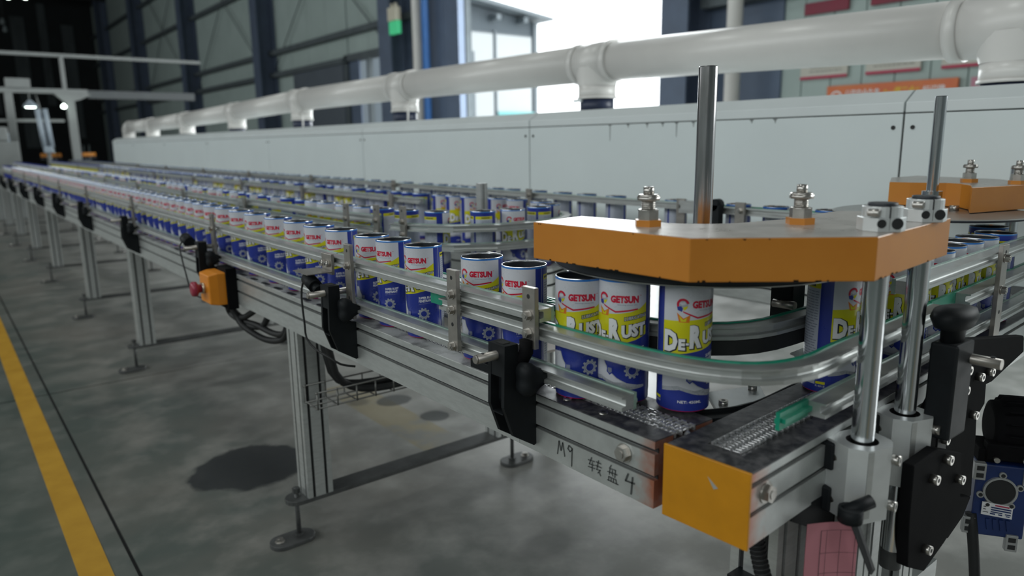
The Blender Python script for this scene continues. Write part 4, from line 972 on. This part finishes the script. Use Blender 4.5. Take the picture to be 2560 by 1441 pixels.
# ================================================================== EMERGENCY STOP, SENSOR, CABLES
es = thing('emergency_stop', 'orange emergency stop box with red mushroom button on the near conveyor', 'switch', (.54, 2.0, .6))
yc = 1.985
MB().box(.572, .599, yc-.055, yc+.02, .545, .655).build('bracket', M['blackmetal'], es, .001)
bxm = MB(); lo = [(.528, yc-.040), (.528, yc+.052), (.560, yc+.055), (.560, yc-.043)]
bxm.loft([[(.530, yc-.042, .5625), (.530, yc+.040, .5625), (.530, yc+.040, .6395), (.530, yc-.042, .6395)], [(.552, yc-.046, .558), (.552, yc+.046, .558), (.552, yc+.046, .644), (.552, yc-.046, .644)], [(.575, yc-.046, .558), (.575, yc+.046, .558), (.575, yc+.046, .644), (.575, yc-.046, .644)]]).build('switch_box', M['boxorange'], es, .003)
MB().cyl((.531, yc, .602), (.522, yc, .602), .0145, 24).build('collar_ring', M['brass'], es)
b_ = MB(); rings = []
for x, r in ((.523, .011), (.514, .012), (.510, .0195), (.504, .0205), (.498, .0185), (.4955, .011)): rings.append([(x, yc+r*math.cos(2*PI*k/24), .602+r*math.sin(2*PI*k/24)) for k in range(24)])
b_.loft(rings, 0, True).build('button', M['redbutton'], es)
cb = [[(.585, 1.97, .56), (.60, 1.96, .515), (.61, 1.93, .49), (.64, 1.87, .465), (.66, 1.80, .475), (.66, 1.745, .52), (.66, 1.73, .56)],
      [(.585, 1.985, .56), (.60, 2.02, .52), (.61, 1.97, .505), (.63, 1.90, .50), (.65, 1.83, .487), (.66, 1.775, .50), (.66, 1.75, .56)],
      [(.59, 1.96, .56), (.60, 1.985, .530), (.61, 1.95, .515), (.62, 1.90, .535), (.63, 1.86, .56)],
      [(.59, 2.00, .56), (.605, 2.04, .535), (.61, 2.0, .512), (.62, 1.93, .495), (.64, 1.88, .50), (.65, 1.85, .54)]]
for p in cb: MB().tube(spline(p, .012), .0085, 8).build('cable_loop', M['rubber'], es)
sn = thing('photo_sensor', 'small black photoelectric sensor with thin drooping cable on a rail clamp', 'sensor', (.545, 1.32, .7))
MB().cyl((.549, 1.335, .716), (.549, 1.300, .704), .0135, 16).cyl((.549, 1.340, .7177), (.549, 1.334, .7157), .010, 16).cyl((.549, 1.300, .704), (.549, 1.285, .699), .009, 14).build('sensor_head', M['black'], sn)
MB().tube(spline([(.549, 1.336, .718), (.545, 1.352, .703), (.543, 1.358, .675), (.543, 1.352, .62), (.545, 1.352, .592), (.550, 1.325, .575), (.558, 1.28, .566), (.575, 1.265, .552), (.60, 1.255, .545)], .012), .0022, 6).build('cable', M['rubber'], sn)
MB().box(.530, .58, 1.29, 1.36, .729, .7305).build('bracket', M['steel'], sn)
s2 = thing('photo_sensor', 'small black sensor with hanging wire above the emergency stop box', 'sensor', (.545, 2.13, .7))
MB().cyl((.549, 2.20, .713), (.549, 2.155, .703), .016, 14).build('sensor_head', M['black'], s2)
MB().tube(spline([(.545, 2.205, .71), (.535, 2.215, .69), (.532, 2.19, .655), (.528, 2.15, .62), (.53, 2.11, .57), (.55, 2.06, .556)], .015), .0022, 6).build('cable', M['rubber'], s2)

# ================================================================== MARKER WRITING ON THE BEAM FACE
def beam_text(s, y0, w, z, h, bold, parent, tilt=0.0):
    vs, fs = fit(text2d(s, bold), 0, 0, w, h, tilt)
    return MB().add([(.5985, y0-u, z+v) for u, v in vs], fs).build('marker_writing', M['marker'], parent)
def strokes(ls, y0, z0, parent, r=.0011):
    m = MB()
    for p in ls:
        for a, b in zip(p[:-1], p[1:]):
            d = Vector((b[0]-a[0], b[1]-a[1])); nn = Vector((-d.y, d.x)).normalized()*r; e = d.normalized()*r*.5
            q = [(a[0]-e.x+nn.x, a[1]-e.y+nn.y), (b[0]+e.x+nn.x, b[1]+e.y+nn.y), (b[0]+e.x-nn.x, b[1]+e.y-nn.y), (a[0]-e.x-nn.x, a[1]-e.y-nn.y)]
            m.add([(.5983, y0-u, z0+v) for u, v in q], [(0, 1, 2, 3)])
    return m.build('marker_writing', M['marker'], parent)
S = .001
sc = lambda L: [[(a*S, b*S) for a, b in p] for p in L]
strokes(sc([[(0, 0), (3, 19), (7, 7), (10, 19), (14, 1)], [(27, 17), (22, 19), (20, 14), (24, 11), (28, 15), (28, 17), (27, -8)]]), .6655, .5665, b1, .0008)      # M9
strokes(sc([[(0, 13), (11, 14)], [(6, 18), (2, 8), (11, 9)], [(7, 12), (7, 0)], [(0, 4), (12, 5)], [(14, 15), (22, 15)], [(13, 10), (23, 10)], [(18, 18), (15, 5), (21, 6), (17, 1)], [(19, 3), (22, -1)]]), .6080, .5655, b1, .0007)   # zhuan
strokes(sc([[(6, 20), (3, 15)], [(4, 15), (13, 16), (12, 6)], [(4, 15), (3, 7)], [(0, 10), (16, 11)], [(8, 14), (8, 11)], [(7, 10), (9, 7)], [(2, 4), (14, 4), (15, -1)], [(2, 4), (2, -1)], [(6, 4), (6, -1)], [(10, 4), (10, -1)], [(0, -1), (18, -1)]]), .5745, .5650, b1, .0007)   # pan
strokes(sc([[(4, 20), (0, 10), (14, 11)], [(11, 18), (9, -4)]]), .5450, .5640, b1, .0011)          # 4

# ================================================================== MACHINERY AT THE RIGHT
mb = thing('motor_bracket', 'black steel motor bracket with socket screws beside the chromed posts', 'bracket', (1.0, .33, .5))
def yplate(pts, y0, th, name='plate', m='blackmetal'):
    return MB().extr([(x, y0, z) for x, z in pts], (0, th, 0)).build(name, M[m], mb, .0015)
p1 = yplate([(.9874, .642), (1.034, .7061), (1.2952, .6648), (1.3051, .6372), (1.1799, .6157), (1.1584, .6162), (1.1614, .5861), (1.136, .571), (1.1414, .5419), (1.146, .4842), (1.1513, .4441), (1.11, .4452), (1.0211, .4755), (.9564, .5427), (.9518, .6155)], .36, .012)
p2 = yplate([(.8584, .5908), (.9244, .5935), (1.0043, .5652), (1.0235, .4673), (.9777, .4461), (.9219, .4281), (.8693, .455), (.8603, .5197)], .330, .014)
p3 = yplate([(.983, .504), (1.1066, .4629), (1.0846, .4394), (1.0372, .4228), (.9972, .4437)], .346, .013)
for x, z in ((1.068, .6582), (1.155, .6375), (1.1168, .6379), (1.0661, .63), (1.111, .5828), (1.0157, .5717)): inst('socket_screw', SCREW, p1, (x, .36, z), rot=RYM)
for x, z in ((.9478, .574), (.912, .5587), (.9949, .5327), (.9128, .4642)): inst('socket_screw', SCREW, p2, (x, .330, z), rot=RYM)
yplate([(1.00, .60), (1.03, .60), (1.03, .52), (1.00, .53)], .3585, .002, 'slot', 'groove')
tc_ = thing('rail_clamp', 'black rail clamp with domed knob and cross rod, right of the chromed posts', 'clamp', (.97, .345, .64))
MB().box(.938, .990, .325, .357, .60, .722).build('clamp_body', M['black'], tc_, .003)
kn = MB(); rings = []
for z, r in ((.722, .016), (.737, .0165), (.741, .026), (.753, .032), (.762, .028), (.766, .012)): rings.append([(.964+r*1.3*math.cos(2*PI*k/24), .342+r*.75*math.sin(2*PI*k/24), z) for k in range(24)])
kn.loft(rings, 0, True).build('clamp_knob', M['black'], tc_)
MB().cyl((.984, .372, .698), (.984, .292, .698), .0066, 14).cyl((.984, .302, .7044), (.984, .302, .7060), .0028, 10, mi=1).build('clamp_rod', [M['steel'], M['groove']], tc_)
# gearbox and motor, turned towards the walkway
gb = thing('gearbox', 'blue worm gearbox with black motor and rating plate at the right edge', 'gearbox', (1.36, .39, .35))
GO = Vector((1.35, .3805, .3773)); GW = Vector((.564, -.826, 0)); GD = Vector((.826, .564, 0))
def G(a, b, z): return tuple(GO+GW*a+GD*b+Vector((0, 0, z)))
def gbox(m, a0, a1, b0, b1, z0, z1, mi=0):
    return m.loft([[G(a0, b0, z0), G(a1, b0, z0), G(a1, b1, z0), G(a0, b1, z0)], [G(a0, b0, z1), G(a1, b0, z1), G(a1, b1, z1), G(a0, b1, z1)]], mi)
gbox(MB(), -.037, .043, .002, .075, -.085, .046).build('gear_case', M['gearblue'], gb, .003)
rg = MB(); n = 36
for k in range(n):
    a, b = 2*PI*k/n, 2*PI*(k+1)/n
    P_ = lambda r, t, y: G(r*math.cos(t), y, r*math.sin(t))
    rg.add([P_(.0225, a, -.003), P_(.0258, a, -.003), P_(.0258, b, -.003), P_(.0225, b, -.003)], [(0, 1, 2, 3)]); rg.add([P_(.0258, a, -.003), P_(.0258, a, .003), P_(.0258, b, .003), P_(.0258, b, -.003)], [(0, 1, 2, 3)]); rg.add([P_(.0225, a, -.003), P_(.0225, a, .003), P_(.0225, b, .003), P_(.0225, b, -.003)], [(3, 2, 1, 0)])
ANG = (88, 20, -52, -124, 196)
for a in ANG:
    t = math.radians(a); rg.cyl(G(.030*math.cos(t), -.003, .030*math.sin(t)), G(.030*math.cos(t), .003, .030*math.sin(t)), .0055, 14)
rg.build('flange_ring', M['gearedge'], gb)
hp = MB().cyl(G(0, -.001, 0), G(0, .002, 0), .0224, 32)
for a in ANG:
    t = math.radians(a); hp.cyl(G(.030*math.cos(t), -.0036, .030*math.sin(t)), G(.030*math.cos(t), -.001, .030*math.sin(t)), .0033, 12)
hp.build('bore_cover', M['groove'], gb)
for a, z in ((-.033, .033), (.040, .030), (-.041, -.067), (.026, -.092)):
    l_ = gbox(MB(), a-.009, a+.009, -.0025, .010, z-.015, z+.015).build('mounting_lug', M['gearedge'], gb, .001)
    for dz in (-.0065, .0065): gbox(MB(), a-.0055, a+.0055, -.0032, -.0026, z+dz-.004, z+dz+.004).build('slot', M['groove'], l_)
rp = MB().extr([G(-.025, -.0035, -.020), G(.021, -.0035, -.024), G(.021, -.0035, -.047), G(-.025, -.0035, -.043)], tuple(GD*.0015)).build('rating_plate', M['wht'], gb)
def on_plate(u0, u1, v0, v1, m):
    f = lambda u, v: G(-.025+.046*u, -.0042, -.020-.004*u-.023*v)
    MB().add([f(u0, v0), f(u1, v0), f(u1, v1), f(u0, v1)], [(0, 1, 2, 3)]).build('printed_block', M[m], rp)
for a in ((.30, .95, .26, .36), (.30, .95, .44, .54), (.30, .68, .62, .70), (.28, .45, .76, .86), (.55, .68, .76, .86), (.76, .95, .66, .74), (.80, .92, .80, .88)): on_plate(*a, 'gearblue')
on_plate(.42, .88, .07, .17, 'posterred'); on_plate(.05, .14, .3, .36, 'ink'); on_plate(.05, .14, .5, .56, 'ink'); on_plate(.04, .22, .72, .77, 'ink')
for k in range(4):
    MB().extr([G(-.016+k*.010, -.001, -.052), G(-.010+k*.010, -.001, -.052), G(-.0125+k*.010, -.001, -.072)], tuple(GD*.03)).build('cooling_rib', M['gearblue'], gb)
mt = MB(); rings = []
MC = (.055, .098)
for a, r in ((-.012, .034), (-.008, .044), (.02, .047), (.05, .047), (.13, .046)): rings.append([G(a, MC[0]+r*math.cos(2*PI*k/28), MC[1]+r*math.sin(2*PI*k/28)) for k in range(28)])
mt.loft(rings, 0, True).build('motor_body', M['blackmetal'], gb)
for k in range(16):
    t = 2*PI*k/16; c, s_ = math.cos(t), math.sin(t); q = lambda a, r, h: G(a, MC[0]+r*c-h*s_, MC[1]+r*s_+h*c)
    MB().loft([[q(.0, .044, -.0018), q(.12, .044, -.0018), q(.12, .044, .0018), q(.0, .044, .0018)], [q(.006, .054, -.0012), q(.12, .054, -.0012), q(.12, .054, .0012), q(.006, .054, .0012)]]).build('motor_fin', M['blackmetal'], gb)
gbox(MB(), -.034, -.004, .012, .075, .044, .070).build('motor_flange', M['blackmetal'], gb, .003)
gbox(MB(), -.024, .06, .005, .03, .052, .082).build('terminal_box', M['blackmetal'], gb, .003)
for a, z in ((-.012, .058), (.03, .060)): MB().cyl(G(a, .0, z), G(a, -.008, z), .0045, 10).build('oil_plug', M['bolt'], gb)
# frame legs below the drive
fr = thing('drive_stand', 'aluminium profile stand below the black motor bracket', 'stand', (.99, .40, 0))
leg(fr, .822, .384, 0, .535, .019); leg(fr, .872, .43, 0, .50, .017); leg(fr, .93, .42, 0, .553, .025); leg(fr, 1.005, .405, 0, .50, .022)
MB().box(.90, 1.12, .385, .42, .30, .34).build('cross_brace', M['alu'], fr)
# hoses
hz = MB(); pth = spline([(.69, .43, .535), (.70, .42, .47), (.715, .40, .40), (.735, .37, .30), (.77, .33, .16), (.80, .30, .012)], .006)
hz.tube(pth, .0082, 10)
for i in range(0, len(pth)-1, 1):
    hz.cyl(pth[i], tuple(pth[i][k]+(pth[i+1][k]-pth[i][k])*.5 for k in range(3)), .0096, 10)
tag(hz.build('corrugated_hose', M['rubber']), 'black corrugated hose hanging below the yellow end plate', 'hose')
tag(MB().tube(spline([(1.335, .415, .33), (1.33, .40, .25), (1.335, .385, .12), (1.35, .37, .010)], .02), .009, 10).build('cable', M['rubber']), 'thick black cable falling beside the blue gearbox', 'cable')
tag(MB().tube(spline([(.64, .43, .03), (.70, .40, .20), (.735, .375, .33), (.75, .36, .40)], .02), .0016, 6).build('thin_wire', M['ink']), 'thin dark wire rising from floor to the pink paper', 'wire')
# pink paper
pk = thing('paper_form', 'pink paper record form with printed grid hanging on the conveyor leg', 'paper', (.74, .34, .43))
A_ = Vector((.7065, .3745, .552)); e1 = Vector((.070, -.028, -.013)); e2 = Vector((.002, -.004, -.16))
pg = MB(); nu, nv = 8, 8; vs = []
for i in range(nu+1):
    for j in range(nv+1):
        p = A_+e1*(i/nu)+e2*(j/nv); p = p+Vector((.3, .9, 0)).normalized()*(.006*math.sin(i/nu*2.4)+.003*math.sin(j/nv*3)); vs.append(tuple(p))
vs2 = [(p[0]-.0003, p[1]-.0004, p[2]) for p in vs]
F_ = [(i*(nv+1)+j, (i+1)*(nv+1)+j, (i+1)*(nv+1)+j+1, i*(nv+1)+j+1) for i in range(nu) for j in range(nv)]
pg.add(vs, F_, 0, True).add(vs2, F_, 0, True).build('sheet', M['pink'], pk)
def onp(u, v):
    p = A_+e1*u+e2*v+Vector((.3, .9, 0)).normalized()*(.006*math.sin(u*2.4)+.003*math.sin(v*3)); return (p.x-.0006, p.y-.0010, p.z)
gl = MB()
def pline(u0, v0, u1, v1, w=.004):
    K = 6; du, dv = (0, w*.5) if abs(u1-u0) > abs(v1-v0) else (w, 0)
    for k in range(K):
        a, b = k/K, (k+1)/K; q = lambda t, s: onp(u0+(u1-u0)*t+s*du, v0+(v1-v0)*t+s*dv)
        gl.add([q(a, 0), q(b, 0), q(b, 1), q(a, 1)], [(0, 1, 2, 3)])
for v in (.06, .24, .40, .58, .76, .94): pline(.30, v, .99, v)
for u, w in ((.30, .012), (.42, .006), (.68, .006), (.94, .006)): pline(u, .06, u, .97, w)
for v in (.66, .70, .74, .785, .83): pline(.34, v, .37, v+.012, .02); 
gl.build('printed_grid', M['ink'], pk)

# ================================================================== FAR END OF THE HALL
FY = 13.0
gf = thing('gantry', 'white steel gantry frame with crossbeams at far end of conveyors', 'frame', (1.75, FY, 0))
def bm_(name, x0, x1, z0, z1, m='frame', d=.05): return MB().box(x0, x1, FY-d, FY+d, z0, z1).build(name, M[m], gf, .004)
bm_('crossbeam', .2, 3.75, H+1.33, H+1.38, 'frame', .03); bm_('crossbeam', .2, 2.05, H+.80, H+.87, 'frame', .06); bm_('crossbeam', 2.05, 3.6, H+.74, H+.86, 'framed', .06); bm_('crossbeam', .3, 1.70, H+.385, H+.425, 'frame', .03)
bm_('upright', 1.735, 1.785, H+.83, H+1.35); bm_('upright', 1.755, 1.865, 0, H+.80); bm_('upright', .99, 1.09, 0, H+.88)
MB().box(1.02, 1.32, FY-.1, FY+.02, H+.87, H+1.0).build('junction_plate', M['frame'], gf, .004)
MB().extr([(1.6, FY-.07, H+.80), (2.1, FY-.07, H+.80), (1.95, FY-.07, H+.72), (1.75, FY-.07, H+.66)], (0, .1, 0)).build('gusset', M['frame'], gf)
lp_ = thing('work_lamp', 'glowing round work lamp hanging under the far white gantry', 'lamp', (1.29, 12.8, 1.6))
MB().lathe([(.001, H+.70), (.02, H+.70), (.09, H+.625), (.09, H+.60), (.001, H+.60)], 1.29, 12.97, 20, smooth=True).build('lamp_shade', M['tubegrey'], lp_)
MB().lathe([(.001, H+.585), (.06, H+.59), (.085, H+.61), (.06, H+.62), (.001, H+.62)], 1.29, 12.97, 20).build('bulb', M['led'], lp_)
MB().cyl((1.29, 12.97, H+.69), (1.29, 12.97, H+.805), .008, 8).build('stem', M['frame'], lp_)
l2_ = thing('work_lamp', 'smaller lamp glowing on the gantry upright, right of the round lamp', 'lamp', (1.70, 12.8, 1.6))
MB().lathe([(.001, H+.58), (.03, H+.59), (.035, H+.62), (.001, H+.65)], 1.70, 12.85, 14).build('bulb', M['led'], l2_)
MB().cyl((1.70, 12.85, H+.65), (1.77, 12.955, H+.70), .008, 8).build('stem', M['frame'], l2_)
tb = thing('twin_tubes', 'pair of pale blue hanging tubes below the round lamp', 'tubes', (1.38, 12.6, 1.2))
for x in (1.33, 1.42): MB().cyl((x, 12.6, H+.56), (x+.03, 12.6, H+.02), .035, 14).build('tube', M['tubegrey'], tb)
MB().cyl((1.375, 12.6, H+.5), (1.375, 12.98, H+.80), .010, 8).build('hanger', M['frame'], tb)
MB().box(1.34, 1.46, 12.55, 12.65, H-.06, H+.03).build('nozzle_block', M['tubegrey'], tb, .01); MB().cyl((1.40, 12.6, H-.33), (1.40, 12.6, H-.06), .03, 12).build('nozzle', M['frame'], tb)
mc = thing('filling_machine', 'pale grey machine cabinet left of the hanging tubes, far end', 'machine', (.95, 12.4, 0))
MB().box(.55, 1.02, 12.2, 12.8, 0, H+.10).build('cabinet', M['frame'], mc, .02); MB().box(.62, .92, 12.25, 12.7, H+.10, H+.30).build('upper_housing', M['frame'], mc, .03)
for x in (.66, .78, .90): MB().cyl((x, 12.3, H-.2), (x, 12.3, H+.22), .03, 12).build('cylinder', M['tubegrey'], mc)
for x0, x1, y, lb in ((1.38, 1.64, 13.3, 'far orange turning plate beyond the hanging tubes'), (1.92, 2.16, 13.6, 'far orange turning plate between gantry upright and white housing')):
    t = thing('turning_wheel', lb, 'machine', ((x0+x1)/2, y, .8))
    MB().prism([(x0, y), (x0+.05, y-.08), (x1-.05, y-.08), (x1, y), (x1, y+.15), (x0, y+.15)], H-.13, H-.075).build('cover_plate', M['orange'], t, .002)
    MB().lathe([(.02, H-.165), (.14, H-.165), (.14, H-.15), (.02, H-.15)], (x0+x1)/2, y+.05, 28).build('wheel_disc', M['disc'], t)
    for x in (x0+.08, x1-.08): MB().cyl((x, y+.05, H-.45), (x, y+.05, H+.05), .012, 10).build('support_post', M['chrome'], t)
    MB().box((x0+x1)/2-.05, (x0+x1)/2+.05, y, y+.1, 0, H-.17).build('stand', M['framed'], t)
# glowing and pale blobs on cords, added for reflections in the dark bay
for k, (px, py, pz) in enumerate(((2.05, 22.0, 3.60), (2.42, 22.2, 3.66), (1.90, 22.4, 3.05), (1.92, 22.3, 2.86))):
    t = tag(MB().lathe([(.001, pz+H-.06), (.045, pz+H-.04), (.05, pz+H), (.02, pz+H+.09), (.001, pz+H+.1)], px, py, 14).cyl((px, py, pz+H+.09), (px, py, 7.41), .004, 5, mi=1).build('reflection_spot', [M['led'] if k < 2 else M['farstrip'], M['rubber']]), ('glowing spot standing in for a reflection at the very top of the dark far bay', 'second glowing reflection spot, right of the first, top of the dark bay', 'dim pale reflection spot below the bright ones', 'lowest dim reflection spot in the dark far bay')[k], 'lamp')
